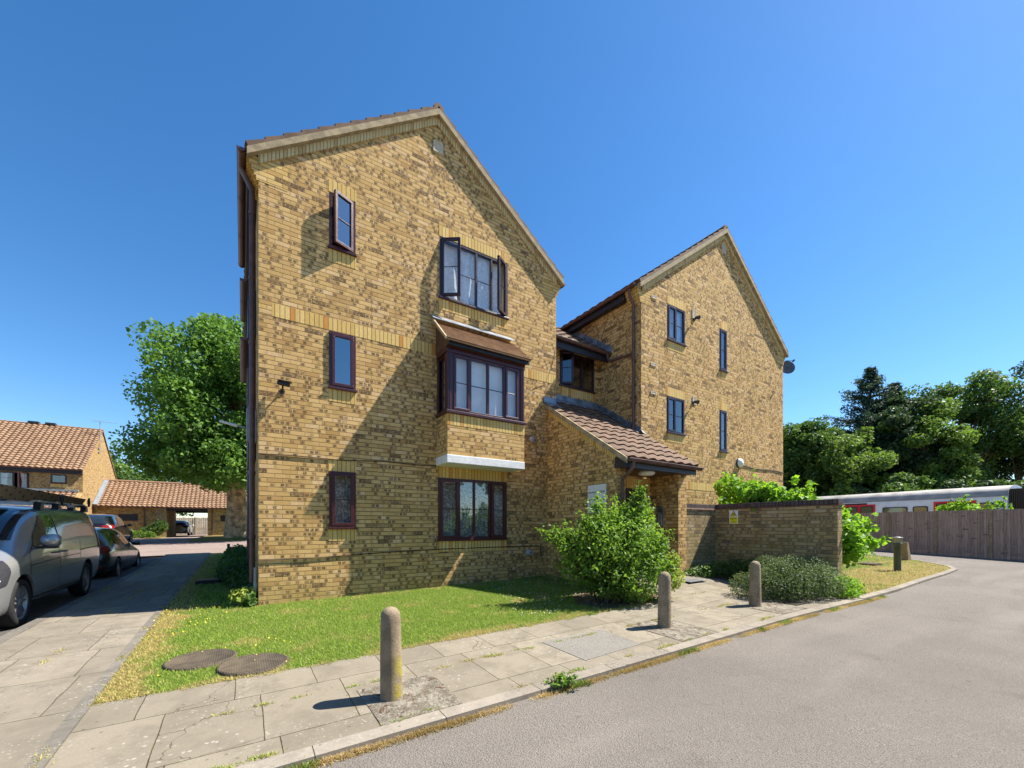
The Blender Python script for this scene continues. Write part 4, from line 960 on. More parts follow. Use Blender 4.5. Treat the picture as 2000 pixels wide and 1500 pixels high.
mb = MB(); mb.box(-.30, .12, -.25, .25, -.03, .05); mb.box(-.27, .09, -.22, .22, .05, .06); o = mb.build('drain_cover', M['fascia']); o.location = (-.55, 11.4, g(-.55, 11.4)+.03); tag(o, 'dark square drain cover in the shaded grass strip', 'drain cover')
mb = MB(); mb.box(-.35, .35, -.25, .25, -.03, .03); mb.box(-.30, .30, -.2, .2, .03, .04); o = mb.build('drain_cover', M['cover']); o.location = (18.2, 5.25, g(18.2, 5.25)+.02); tag(o, 'low brown cover in the grass island by the lamp post', 'drain cover')
c = empty('drain_grate', (8.0, 5.1, 0), 'small metal grate in the paving before the entrance', 'drain grate'); mb = MB(); x, y = 7.95, 5.25; z = g(x, y)
for i in range(12): mb.box(x-.3+i*.05, x-.275+i*.05, y-.15, y+.15, z+.002, z+.012)
mb.box(x-.31, x+.30, y-.17, y-.15, z, z+.014); mb.box(x-.31, x+.30, y+.15, y+.17, z, z+.014); mb.build('bars', M['grey'], c)
mb = MB(); mb.box(x-.3, x+.29, y-.15, y+.15, z+.0005, z+.0015); mb.build('pit', M['black'], c)
c = empty('drain_grate', (8.4, 3.5, 0), 'small rusty grate in the paving beside the far bollard', 'drain grate'); mb = MB(); x, y = 8.15, 3.42; z = g(x, y)
for i in range(10): mb.box(x-.2+i*.042, x-.178+i*.042, y-.13, y+.13, z+.006, z+.014)
mb.box(x-.21, x+.22, y-.15, y-.13, z, z+.016); mb.box(x-.21, x+.22, y+.13, y+.15, z, z+.016); mb.build('bars', M['cover'], c)
# lamp bollard and leaning concrete post on the island
c = empty('lamp_bollard', (16.8, 4.17, g(16.8, 4.17)), 'short dark green lamp bollard with a glass head on the grass island', 'lamp post')
x, y, z = 16.8, 4.17, g(16.8, 4.17)
Mgn = plain('dark_green_metal', (.05, .085, .075), .45, var=.2); 
mb = MB(); mb.lathe((x, y, z), [(.088, -.05), (.088, .80), (.10, .80), (.128, .825), (.128, .85), (.09, .86)], 24); mb.build('post', Mgn, c)
mb = MB(); mb.lathe((x, y, z), [(.092, .86), (.092, 1.0)], 24); mb.build('lamp_lens', plain('amber_lens', (.45, .38, .16), .15, var=.3, sc=30), c)
mb = MB()
for k in range(8): a = k*math.pi/4; mb.tube([(x+.11*math.cos(a), y+.11*math.sin(a), z+.85), (x+.11*math.cos(a), y+.11*math.sin(a), z+1.0)], .008, 6)
mb.lathe((x, y, z), [(.125, 1.0), (.13, 1.01), (.125, 1.03), (.001, 1.05)], 24); mb.build('cage', M['grey'], c)
mb = MB(); x, y = 22.3, 5.25; z = g(x, y); mb.prism([(x-.20, y-.10, z-.1), (x+.22, y-.10, z-.1), (x-.22, y-.10, z+.72), (x-.42, y-.10, z+.72)], (0, .2, 0)); o = mb.build('concrete_stub', M['concrete'], bevel=.02); tag(o, 'leaning broken concrete stub behind the lamp bollard', 'concrete post')
mb = MB(); x, y = -.45, 19.4; z = g(x, y); mb.tube([(x, y, z-.1), (x, y, z+.42)], .05, 8); o = mb.build('marker_post', M['black']); tag(o, 'short dark post where the side path meets the yard', 'post')
# ================================================================ wooden fence by the railway
mf = NT('weathered_boards', .9, .1); P = mf.pos(); yy = mf.M('DIVIDE', P[2], .10); k_ = mf.M('FLOOR', yy); f_ = mf.M('SUBTRACT', yy, k_)
rn = mf.wn(mf.vec(k_, 1.)); gr = mf.noise(mf.scale(P[0], (1, 14, .6)), 3, 4, .7)
c_ = mf.mix(rn, (.43, .325, .27), (.31, .235, .195)); c_ = mf.mix(mf.ss(gr, .45, .65, 0., .6), c_, (.09, .07, .06))
kn = mf.M('MULTIPLY', mf.ss(mf.noise(mf.scale(P[0], (1, 1.2, 5)), 1.6, 4, .7), .60, .68), .7); c_ = mf.mix(kn, c_, (.06, .05, .045))
c_ = mf.mix(mf.ss(f_, .0, .12, .8, 0.), c_, (.04, .03, .025)); mf.col(c_); M['boards'] = mf.m
fd = Vector((.0786, .9969, 0)); f0 = Vector((28.15, -1.6, 0)); fence = empty('wooden_fence', (28.4, 3, 0), 'tall grey-brown close-boarded fence with concrete posts before the railway', 'fence')
fn = Vector((-fd.y, fd.x, 0))
for i in range(-5, 20):
    a = f0+fd*(1.83*i); b = a+fd*1.83; zt = 2.10-.004*i; z0 = g(a.x, a.y)-.25
    Fr = Frame(a, fd, fn)
    mb = MB(); nb = 18
    for j in range(nb):
        u = .055+j*(1.72/nb); dz = random.uniform(-.008, .008)
        c = [Fr.p(u, .0, z0+.37), Fr.p(u+1.72/nb+.012, .012, z0+.37), Fr.p(u+1.72/nb+.012, .024, z0+.37), Fr.p(u, .008, z0+.37)]
        mb.prism(c, (0, 0, zt-z0-.37+dz))
    mb.build('board_panel', M['boards'], fence)
    mb = MB(); mb.fbox(Fr, .051, 1.779, -.03, .02, z0-.2, z0+.368); mb.build('gravel_board', M['boards'], fence)
    mb = MB(); mb.fbox(Fr, -.05, .05, -.05, .06, z0, zt+.03); mb.build('post', M['concrete'], fence, bevel=.01)
# ================================================================ train
td = Vector((.1175, .9931, 0)); tq = Vector((33.75, .0, 0)); tn = Vector((-td.y, td.x, 0))
Mtw = plain('white_train_paint', (.80, .82, .84), .3, var=.06, sc=2); Mtr = plain('red_door_paint', (.72, .02, .035), .3, var=.1); Mroof = plain('dusty_grey_roof', (.36, .33, .29), .6, var=.25, sc=1.2); Mtb = plain('blue_sill_paint', (.03, .06, .25), .35)
Mtg = darkglass('train_glass', (.10, .10, .05), .05)
def carriage(a0, L, label, flag):
    """a0: start along td (negative toward the camera side), L: length"""
    o_ = tq+td*a0; Fr = Frame(o_, td, tn); W = 2.9
    c = empty('train_carriage', tuple(o_), label, 'train carriage', 'carriages of the train behind the fence')
    prof = [(0, .15), (.0, 1.2), (-.02, 2.1), (-.05, 2.80), (-.09, 2.98)]
    rt = [(-.09, 2.98), (-.13, 3.10), (-.22, 3.27), (-.40, 3.42), (-.75, 3.55), (-1.45, 3.62)]
    full = prof + [(-W-p[0], p[1]) for p in prof[::-1]]
    mb = MB(); mb.grid([[Fr.p(u, d, z) for d, z in prof] for u in (0, L)], smooth=False); mb.grid([[Fr.p(u, -W-d, z) for d, z in prof] for u in (0, L)], smooth=False)
    pl = prof+rt[1:]; pf = pl+[(-W-d, z) for d, z in pl[::-1][1:]]
    for u in (0, L): mb.poly([Fr.p(u, d, z) for d, z in pf])
    mb.build('body', Mtw, c, recalc=False)
    rr = rt+[(-W-d, z) for d, z in rt[::-1][1:]]
    mb = MB(); mb.grid([[Fr.p(u, d, z) for d, z in rr] for u in (.0, L)]); mb.build('roof', Mroof, c, recalc=False)
    mb = MB(); mb.fbox(Fr, .0, L, -.095, -.05, 2.955, 2.995); mb.build('gutter_strip', M['grey'], c)
    def wbox(u0, u1, z0, z1, d=.012):
        m2 = MB(); r = .09; n = 5; pts = []
        for cx, cz, a0_ in ((u1-r, z1-r, 0), (u0+r, z1-r, 90), (u0+r, z0+r, 180), (u1-r, z0+r, 270)):
            for q in range(n+1): a = R(a0_+90*q/n); pts.append((cx+r*math.cos(a), cz+r*math.sin(a)))
        inner = pts
        m2.poly([Fr.p(u, -.012+d, z) for u, z in inner]); w_ = m2.build('window', Mtg, c, recalc=False)
        m3 = MB(); m3.grid([[Fr.p(cx_+(u-cx_)*s, -.012+e, cz_+(z-cz_)*s2) for u, z in pts] for cx_, cz_ in (((u0+u1)/2, (z0+z1)/2),) for s, s2, e in ((1.0, 1.0, d-.004), (1.0, 1.0, d+.006), (1+.10/(u1-u0), 1+.10/(z1-z0), d+.006), (1+.10/(u1-u0), 1+.10/(z1-z0), d-.014))], close=True)
        m3.build('frame', M['black'], w_, recalc=False)
    if not flag: wbox(.52, 1.0, 1.6, 2.60)
    u = 1.15
    while u < L-2.2:
        m2 = MB(); m2.fbox(Fr, u, u+1.75, -.10, .012, .6, 2.80); m2.build('door', Mtr, c)
        m2 = MB(); m2.fbox(Fr, u+.868, u+.882, .0125, .016, .6, 2.80); m2.build('door_seam', M['black'], c)
        for q in (u+.16, u+1.0): wbox(q, q+.59, 1.6, 2.64, .034)
        if u+4.4 < L:
            wbox(u+2.05, u+2.65, 1.55, 2.52); wbox(u+3.0, u+4.15, 1.55, 2.52)
        u += 4.6
    m2 = MB(); m2.fbox(Fr, 6.2, 7.5, -.10, -.045, 2.80, 2.90); m2.build('destination_display', M['black'], c)
    m2 = MB(); m2.fbox(Fr, 0, L, -.02, .006, .35, .55); m2.build('sill_stripe', Mtb, c)
    m2 = MB()
    for bb in (3, L-3):
        for s in (-1.0, 1.0): m2.tube([Fr.p(bb+s, -.1, -.25), Fr.p(bb+s, -.25, -.25)], .42, 16)
    m2.build('bogie', M['black'], c)
    return Fr
F1 = carriage(4.1, 15.5, 'white and red train carriage behind the fence, whole side in view', 0)
F2 = carriage(-14.5, 17.9, 'train carriage at the right edge beyond the dark ribbed gangway', 1)
gx = empty('train_gangway', tuple(tq+td*3.5), 'dark ribbed gangway between the two train carriages', 'gangway'); Fr = Frame(tq, td, tn)
mb = MB()
for i in range(9): mb.fbox(Fr, 3.42+i*.075, 3.47+i*.075, -2.6, -.22, .5, 3.35)
mb.fbox(Fr, 3.4, 4.1, -2.5, -.28, .55, 3.3); mb.build('bellows', M['black'], gx)
# ================================================================ vegetation makers
def leaves(name, C, size, mat, parent, nb=(0, 0, .6), asp=.62, out=None, fold=.12, kind=None):
    C = np.asarray(C, float); N = len(C)
    n = rng.normal(size=(N, 3)) + np.asarray(nb)
    if out is not None: n += out
    n /= np.linalg.norm(n, axis=1)[:, None]
    t = np.cross(n, rng.normal(size=(N, 3))); t /= np.linalg.norm(t, axis=1)[:, None]; b = np.cross(n, t)
    s = np.asarray(size, float)*(rng.uniform(.65, 1.25, N)); s = s[:, None]
    V = np.empty((N, 4, 3)); V[:, 0] = C-t*s*.5; V[:, 1] = C+b*s*.5*asp+n*s*fold+t*s*.05; V[:, 2] = C+t*s*.5; V[:, 3] = C-b*s*.5*asp+n*s*fold+t*s*.05
    if parent is not None: V -= np.array(parent_world(parent).translation)
    me = bpy.data.meshes.new(name); me.vertices.add(N*4); me.vertices.foreach_set('co', V.reshape(-1))
    me.loops.add(N*4); me.loops.foreach_set('vertex_index', np.arange(N*4, dtype=np.int32))
    me.polygons.add(N); me.polygons.foreach_set('loop_start', np.arange(0, N*4, 4, dtype=np.int32)); me.polygons.foreach_set('loop_total', np.full(N, 4, np.int32))
    me.update(); me.validate(); me.materials.append(mat)
    o = bpy.data.objects.new(name, me); COL.objects.link(o); adopt(o, parent)
    if kind: o['kind'] = kind
    return o
def blob_pts(n, c, r, shell=.45):
    d = rng.normal(size=(n, 3)); d /= np.linalg.norm(d, axis=1)[:, None]
    rad = shell+(1-shell)*rng.uniform(0, 1, n)**.7
    return np.asarray(c)+d*rad[:, None]*np.asarray(r), d
def tree(name, x, y, z0, h, rad, cz, rz, nb_, nl, ls, mat, label, cat='tree', group=None, trunk=.3, bark='bark_dark', hang=0., seed=1, low=-.9, blob=.30, lopsided=(0, 0), boxy=False):
    random.seed(seed); t = empty(name, (x, y, z0), label, cat, group)
    cen = []; tries = 0
    while len(cen) < nb_ and tries < 6000:
        tries += 1; d = Vector((random.gauss(0, 1), random.gauss(0, 1), random.gauss(0, 1))).normalized()
        if d.z < low: continue
        q = random.uniform(.45, .95)
        hb = 1.
        if boxy and d.z < 0: hy = math.hypot(d.x, d.y); hb = min(1., hy/.5)/max(hy, .05)*.92
        p = (x+lopsided[0]*d.z+d.x*rad*q*hb, y+lopsided[1]*d.z+d.y*rad*q*hb, cz+d.z*rz*q)
        if boxy: p = (p[0], p[1], max(p[2], 4.5+random.uniform(0, 1.)))
        if any((Vector(p)-Vector(c_[0])).length < rad*blob*.45 for c_ in cen): continue
        cen.append((p, rad*blob*random.uniform(.7, 1.25)))
    P_ = []; O_ = []; per = nl//max(1, len(cen))
    for p, r in cen:
        a, d = blob_pts(int(per*random.uniform(.7, 1.3)), p, (r, r, r*.72), .35)
        P_.append(a); O_.append(d*.5)
    P_ = np.concatenate(P_); O_ = np.concatenate(O_)
    leaves('crown', P_, ls, mat, t, out=O_)
    mb = MB(); top = cz+rz*.35; pts = [(x, y, z0-.2), (x+.05, y, z0+h*.12), (x-.04*h*.1, y, z0+(cz-z0)*.6), (x, y, top)]
    mb.tube(pts, [trunk*1.25, trunk, trunk*.8, trunk*.25], 12)
    for p, r in cen[:38]:
        s0 = z0+(top-z0)*random.uniform(.32, .85); a = Vector((x, y, s0)); b = Vector(p); m_ = a.lerp(b, .5)+Vector((0, 0, -.08*(b-a).length))
        mb.tube([a, m_, b], [trunk*.30, trunk*.18, trunk*.05], 6, cap=False)
    mb.build('trunk', M[bark], t, recalc=False)
    return t
# the plane tree behind the building
tree('plane_tree', -.35, 33.0, g(-.35, 33), 15.9, 5.4, 8.1, 6.8, 185, 90000, .25, M['leaf_plane'], 'big dense plane tree with mottled trunk behind the left corner of the flats', trunk=.58, bark='bark', seed=4, low=-1.0, blob=.27, boxy=True)
# trees over the garages
for i, (x, y, h, r, m_, lb) in enumerate([(-13.5, 62, 11.5, 4.6, 'leaf_far2', 'pale tree between the terraced house gable and the plane tree'), (-7.2, 60, 9.6, 4.0, 'leaf_far', 'bushy green tree rising over the garage roof'), (-1.5, 64, 9.5, 4.5, 'leaf_far', 'tree behind the garages, mostly hidden by the plane tree'), (-26, 72, 9.0, 5, 'leaf_far', 'low tree behind the terraced house')]):
    tree('broadleaf_tree', x, y, .4, h, r, h*.58, h*.42, 40, 7500, .34, M[m_], lb, trunk=.22, seed=20+i, low=-.95)
# woodland beyond the railway : x, y, top, radius
wood = [(42.8, 17.5, 12.2, 4.0, 'leaf_far', 'mid green tree just right of the right gable'), (43.6, 14.4, 10.9, 3.6, 'leaf_far2', 'pale green tree in front of the cedar'), (49.2, 12.3, 13.8, 3.5, 'leaf_dark', 'dark tree against the right side of the cedar'),
        (49.0, 10.5, 12.6, 3.6, 'leaf_far2', 'pale open tree right of the cedar'), (55.4, 9.4, 16.2, 4.7, 'leaf_far', 'tall airy tree with sky showing through behind the train'),
        (59.6, 6.4, 17.0, 4.5, 'leaf_dark', 'dark tall tree at the right edge of the picture'), (64, 2.5, 15.5, 5.0, 'leaf_far', 'tree beyond the right edge behind the train'), (51, 19.6, 12.0, 4.6, 'leaf_dark', 'dark tree behind the first green tree by the right gable')]
for i, (x, y, h, r, m_, lb) in enumerate(wood):
    tree('broadleaf_tree', x, y, -.3, h, r, h*.60-.3, h*.40, 64, 22000, .29, M[m_], lb, group='trees beyond the railway', trunk=.30, seed=50+i, low=-.95, blob=.27)
for i in range(9):                                            # scrub along the far side of the line
    y = -3+i*3.2; x = 40.3+.12*y+random.uniform(-.4, .8)
    tree('lineside_bush', x, y, -.3, 4.9, 2.4, 2.5+.3*(i % 3), 2.3, 16, 4200, .28, M['leaf_dark' if i % 2 else 'leaf_far'], 'bushy undergrowth behind the train below the tall trees', 'bush', 'undergrowth behind the train', trunk=.08, seed=80+i, low=-.6)
# cedar
def cedar(x, y, z0, h, r, label):
    random.seed(9); t = empty('cedar_tree', (x, y, z0), label, 'conifer'); P_ = []; mb = MB()
    mb.tube([(x, y, z0), (x, y, z0+h*.5), (x, y, z0+h)], [.45, .28, .03], 10)
    nlev = 34
    for i in range(nlev):
        f = i/(nlev-1); z = z0+h*(.14+.86*f); rr = r*(1-f)**.85*random.uniform(.7, 1.2)+.25; nb_ = 7 if f < .8 else 5
        for k in range(nb_):
            a = random.uniform(0, 2*math.pi); L = rr*random.uniform(.6, 1.1); e = Vector((x+math.cos(a)*L, y+math.sin(a)*L, z+L*random.uniform(.05, .32)))
            s = Vector((x, y, z)); mb.tube([s, s.lerp(e, .5)+Vector((0, 0, -.03*L)), e], [.07, .05, .015], 5, cap=False)
            n = int(230*L/ r)+55; tt = rng.uniform(.15, 1.0, n); wd = .20+.55*(1-tt)*L/2.2
            q = np.array(s)+(np.array(e)-np.array(s))*tt[:, None]+rng.normal(size=(n, 3))*np.stack([wd*.6, wd*.6, np.full(n, .11)], 1)
            P_.append(q)
    leaves('crown', np.concatenate(P_), .30, M['leaf_cedar'], t, nb=(0, 0, .9), asp=.35)
    mb.build('trunk', M['bark_dark'], t, recalc=False)
cedar(50.9, 14.6, -.3, 16.8, 8.4, 'tall dark cedar with jagged top rising above the woodland')
cedar(54.0, 13.6, -.3, 15.6, 6.6, 'second dark cedar, lower and right of the tallest one')
# ---- bushes near the building
def bush(name, x, y, label, cat, blobs, nl, ls, mat, stems=14, seed=3, extra=None, asp=.5, nb=(0, 0, .7), spread=.25, hb=1.4):
    random.seed(seed); z = g(x, y); t = empty(name, (x, y, z), label, cat); P_ = []; O_ = []; tot = sum(b[3]**2 for b in blobs); mb = MB()
    for (bx, by_, bz, r) in blobs:
        n = int(nl*r*r/tot); a, d = blob_pts(n, (bx, by_, z+bz), (r, r, r*.95), .5); k = a[:, 2] > z+.02; P_.append(a[k]); O_.append(d[k]*.6)
        for q in range(stems//len(blobs)):
            bs = Vector((x+random.uniform(-spread, spread), y+random.uniform(-spread, spread), z-.05)); e = Vector((bx, by_, z+bz))+Vector((random.uniform(-1, 1), random.uniform(-1, 1), random.uniform(-.3, 1.2))).normalized()*r*random.uniform(1.0, 1.32)
            m_ = bs.lerp(e, .55)+Vector((random.uniform(-.08, .08), random.uniform(-.08, .08), .06))
            mb.tube([bs, m_, e], [.014, .009, .003], 5, cap=False)
            nn = 26; tt = rng.uniform(.6, 1.12, nn)[:, None]; sh = np.array(m_)+(np.array(e)-np.array(m_))*((tt-.4)/.6)+rng.normal(size=(nn, 3))*.035; P_.append(sh); O_.append(rng.normal(size=(nn, 3))*.2)
    P_ = np.concatenate(P_); O_ = np.concatenate(O_)
    leaves('foliage', P_, ls, mat, t, nb=nb, out=O_, asp=asp)
    if extra:
        for (bx, by_, bz, r, n, m2, l2) in extra:
            a, d = blob_pts(n, (bx, by_, z+bz), (r, r, r), .4); leaves('foliage', a[a[:, 2] > z], l2, M[m2], t, out=d*.5, asp=asp)
    mb.build('stems', M['bark_dark'], t, recalc=False)
    return t
bush('leafy_bush', 5.45, 5.15, 'large bright green leafy bush in front of the entrance porch', 'bush',
     [(5.47, 5.1, 1.0, .62), (5.07, 5.2, 1.05, .50), (5.92, 5.05, 1.05, .55), (4.92, 5.25, .65, .45), (4.72, 5.35, 1.0, .30), (5.27, 5.0, .5, .5), (5.92, 4.8, .5, .52), (6.12, 4.95, .95, .38), (5.57, 4.8, .35, .40), (5.17, 5.25, 1.35, .28), (6.02, 5.1, 1.5, .34), (6.15, 5.2, 1.35, .26), (5.85, 5.3, 1.45, .27), (6.10, 5.05, 1.68, .20), (6.28, 4.8, .55, .30), (5.3, 5.3, 1.62, .12), (4.47, 5.5, 1.12, .16), (6.05, 5.0, 1.86, .10)],
     10500, .078, M['leaf_bush'], 150, 3, extra=[(6.38, 4.62, .40, .24, 900, 'leaf_tip', .055), (6.45, 4.62, .70, .16, 350, 'leaf_tip', .055)])
bush('spreading_shrub', 8.7, 3.65, 'low wide grey-green shrub beside the garden wall', 'shrub',
     [(8.0, 3.85, .30, .34), (8.4, 3.75, .38, .38), (8.8, 3.75, .42, .42), (9.2, 3.6, .40, .42), (8.5, 3.5, .25, .34), (8.95, 3.4, .28, .38), (9.35, 3.35, .28, .36), (7.85, 4.1, .25, .28), (8.75, 4.1, .45, .36), (9.4, 3.9, .38, .36), (8.2, 3.6, .2, .3)],
     21000, .038, M['leaf_grey'], 0, 5, spread=.8)
bush('weedy_plant', 9.75, 3.3, 'bright green weeds spilling over the kerb right of the low shrub', 'plant', [(9.6, 3.3, .18, .26), (9.95, 3.25, .15, .28), (10.3, 3.25, .1, .22), (9.85, 3.55, .22, .28), (10.2, 3.5, .12, .25), (9.7, 3.1, .06, .16), (10.6, 3.4, .05, .18)], 3600, .055, M['leaf_hazel'], 0, 6, spread=.4)
bush('ground_cover', 9.0, 5.2, 'dark leafy ground cover at the foot of the garden wall', 'plant', [(8.75, 5.45, .08, .26), (9.1, 5.3, .10, .30), (9.45, 5.1, .12, .32), (9.4, 4.7, .14, .32), (9.1, 4.8, .1, .25), (8.5, 5.6, .03, .2)], 3200, .07, M['leaf_ivy'], 0, 7, spread=.4)
bush('hazel_shrub', 11.0, 4.9, 'bright big-leaved shrub growing over the garden wall', 'shrub',
     [(10.6, 5.0, 1.7, .62), (11.2, 4.6, 1.6, .62), (10.5, 4.2, 1.5, .55), (10.6, 3.7, 1.3, .50), (10.7, 3.55, .85, .45), (11.3, 3.9, 1.0, .55), (11.8, 4.5, 1.2, .6), (11.0, 5.8, 1.8, .6), (12.0, 5.6, 1.5, .6), (10.4, 5.4, 2.1, .36), (10.35, 4.8, 2.05, .30), (10.45, 5.9, 2.3, .30), (10.35, 4.2, 1.9, .25), (11.2, 3.45, 1.3, .25), (11.45, 3.4, .95, .22), (10.25, 5.1, 1.95, .26), (10.9, 4.2, .4, .5), (11.5, 4.8, .5, .6)],
     9500, .125, M['leaf_hazel'], 60, 8, asp=.8, spread=.5)
bush('fence_sapling', 28.9, 7.0, 'pale green sapling showing over the fence, the left one of a pair', 'bush', [(29.6, 4.7, 2.1, .36), (29.6, 5.2, 2.15, .38), (29.7, 5.6, 2.1, .30), (29.7, 5.0, 2.5, .24), (29.7, 4.9, 1.5, .5)], 900, .15, M['leaf_hazel'], 10, 11, asp=.7)
bush('fence_sapling', 29.5, 3.5, 'pale green sapling showing over the fence, right of its twin', 'bush', [(29.5, 3.9, 2.0, .30), (29.5, 3.75, 2.45, .20), (29.5, 4.1, 2.25, .2), (29.5, 3.5, 2.05, .25), (29.5, 3.7, 1.5, .5)], 700, .15, M['leaf_hazel'], 10, 12, asp=.7)
# ivy hedge by the west wall
random.seed(5); c = empty('ivy_hedge', (-.2, 10, 0), 'dark ivy mound along the foot of the side wall', 'ivy'); P_ = []
for i in range(46):
    y = 8.05+i*.24; wd = .10+.34*smooth01((y-8)/4.5); zc = g(-.1, y); a, d = blob_pts(300, (.20-wd*.75, y, zc+.10), (wd, .26, .12+.22*smooth01((y-7.9)/4.)), .35); P_.append(a[(a[:, 2] > zc) & (a[:, 0] < .21)])
leaves('foliage', np.concatenate(P_), .075, M['leaf_ivy'], c, nb=(-.4, 0, .7), asp=.9)
P_, d = blob_pts(140, (.02, 8.05, .16), (.22, .18, .16), .3); leaves('foliage', P_[P_[:, 2] > .02], .085, M['leaf_tip'], c, asp=.8)
# plants before the garage
bush('garage_shrub', -6.3, 43.2, 'green shrub against the garage front', 'shrub', [(-5.9, 43.4, .6, .6), (-6.4, 43.2, .35, .5), (-5.5, 43.3, .9, .5)], 1500, .16, M['leaf_far'], 6, 13)
bush('weedy_plant', -6.9, 41.6, 'pale weeds growing beside the black car', 'plant', [(-7.2, 41.8, .2, .5), (-6.6, 41.6, .15, .5), (-6.0, 42.0, .1, .45)], 1500, .12, M['leaf_weed'], 6, 14)
# grass, weeds and litter of dry straw
def scatter_blades(name, pts, h, w_, mat, lean=.5, bent=True):
    P0 = np.asarray(pts, float); N = len(P0); a = rng.uniform(0, 2*np.pi, N); hh = h*rng.uniform(.5, 1.25, N); ww = w_*rng.uniform(.6, 1.3, N)
    d = np.stack([np.cos(a), np.sin(a), np.zeros(N)], 1); b = rng.uniform(0, 2*np.pi, N); L = np.stack([np.cos(b), np.sin(b), np.zeros(N)], 1)*(lean*hh*rng.uniform(.2, 1.2, N))[:, None]
    V = np.empty((N, 3, 3)); V[:, 0] = P0-d*ww[:, None]/2; V[:, 1] = P0+d*ww[:, None]/2; V[:, 2] = P0+L; V[:, 2, 2] += hh
    me = bpy.data.meshes.new(name); me.vertices.add(N*3); me.vertices.foreach_set('co', V.reshape(-1)); me.loops.add(N*3); me.loops.foreach_set('vertex_index', np.arange(N*3, dtype=np.int32))
    me.polygons.add(N); me.polygons.foreach_set('loop_start', np.arange(0, N*3, 3, dtype=np.int32)); me.polygons.foreach_set('loop_total', np.full(N, 3, np.int32)); me.update(); me.validate(); me.materials.append(mat)
    o = bpy.data.objects.new(name, me); COL.objects.link(o); o['kind'] = 'stuff'; return o
def pts_in(poly, n, f=None):
    xs = [p[0] for p in poly]; ys = [p[1] for p in poly]; out = []
    while len(out) < n:
        x, y = random.uniform(min(xs), max(xs)), random.uniform(min(ys), max(ys))
        if inpoly(x, y, poly) and (f is None or f(x, y)): out.append((x, y, g(x, y)-.004))
    return out
random.seed(11)
nocov = lambda x, y: (x+.36)**2+(y-5.42)**2 > .105 and (x-.10)**2+(y-4.98)**2 > .105
front = [(-1.03, 4.62), (6.5, 4.63), (6.44, 5.72), (6.19, 5.74), (6.19, 7.92), (-1.0, 7.92)]
soil = [(5.0, 4.68), (6.45, 4.68), (6.42, 5.7), (6.2, 5.9), (5.2, 5.9), (4.7, 5.2)]
def dn(x, y):
    if not nocov(x, y): return False
    if inpoly(x, y, soil) and random.random() < .85: return False
    q = math.hypot(x, y); return random.random() < min(1, (6.0/q)**1.6)
o = scatter_blades('grass', pts_in(front, 120000, dn), .030, .0085, M['blade'], 1.2); o['label'] = 'short green grass of the front lawn with dry patches'; o['category'] = 'grass'
strip = [(-1.03, 7.9), (.2, 7.9), (.2, 20), (-1.03, 20)]
o = scatter_blades('grass', pts_in(strip, 16000), .05, .014, M['blade'], .8); o['label'] = 'shaded grass strip beside the side wall'; o['category'] = 'grass'
o = scatter_blades('grass', pts_in(isl, 26000, lambda x, y: not (x < 10.2 and y > 3) and random.random() < (10/math.hypot(x, y))**1.2 and y < 12), .055, .02, M['blade'], .8); o['label'] = 'dry grass on the kerbed island'; o['category'] = 'grass'
sheet('bare_earth', soil, M['soil'], .006, .4, .02)
def kerbpts(n):
    out = []
    while len(out) < n:
        x = random.uniform(-1.5, 10.8); q = math.sin(x*2.1)+math.sin(x*5.3+1)+math.sin(x*11.7)*.6
        if q < random.uniform(-2.2, 1.5): continue
        y = 2.915-abs(random.gauss(0, .03)); out.append((x, y, g(x, y)-.042))
    return out
o = scatter_blades('dry_grass', kerbpts(22000), .030, .007, M['straw'], 1.6); o['label'] = 'dry straw and dead weeds in the gutter along the kerb'; o['category'] = 'weeds'
kp = [p for p in kerbpts(9000) if math.sin(p[0]*3.1+.5)+math.sin(p[0]*7.7) > 1.0]
o = scatter_blades('kerb_weeds', kp, .045, .012, M['leaf_weed'], 1.2); o['label'] = 'small green weeds in the gutter along the kerb'; o['category'] = 'weeds'
jt = []
for i in range(70):
    x = random.uniform(-.9, 8.5); y = random.choice([3.09, 3.9, 4.62]) + random.uniform(-.02, .02)
    for k in range(random.randint(20, 70)): jt.append((x+random.gauss(0, .05), y+random.gauss(0, .012), g(x, y)))
for i in range(60):
    y = random.uniform(3.4, 19); x = random.choice([-1.06, -1.07, -2.33, -1.7]) + random.uniform(-.02, .02)
    for k in range(random.randint(20, 60)): jt.append((x+random.gauss(0, .02), y+random.gauss(0, .06), g(x, y)))
o = scatter_blades('joint_weeds', jt, .022, .010, M['blade'], 1.2); o['label'] = 'tiny weeds in the joints between paving slabs'; o['category'] = 'weeds'
fl = [(x, y, z+.035) for x, y, z in pts_in([(-1.05, 6.3), (-.3, 6.8), (.15, 7.9), (.15, 8.2), (-1.05, 9.6)], 100)]+[(x, y, z+.03) for x, y, z in pts_in([(-.9, 4.7), (.5, 4.7), (.5, 6), (-.9, 6)], 26)]
o = leaves('yellow_flowers', fl, .019, M['yellow'], None, nb=(0, -.3, 2), asp=1., kind='stuff'); o['label'] = 'yellow flowers in the grass near the side path'; o['category'] = 'flowers'
fl = [(x, y, z+.035) for x, y, z in pts_in([(3.4, 4.9), (5.8, 4.9), (6.1, 7.8), (4.4, 7.8)], 420)]
o = leaves('white_flowers', fl, .016, M['petal'], None, nb=(0, -.3, 2), asp=1., kind='stuff'); o['label'] = 'tiny white daisies in the shaded grass by the bush'; o['category'] = 'flowers'
bush('kerb_plant', 2.45, 2.93, 'small dark green weed tuft growing from the kerb gutter', 'weed', [(2.45, 2.92, .03, .07), (2.52, 2.90, .02, .05), (2.36, 2.90, .0, .05)], 260, .05, M['leaf_weed'], 4, 31, spread=.03)
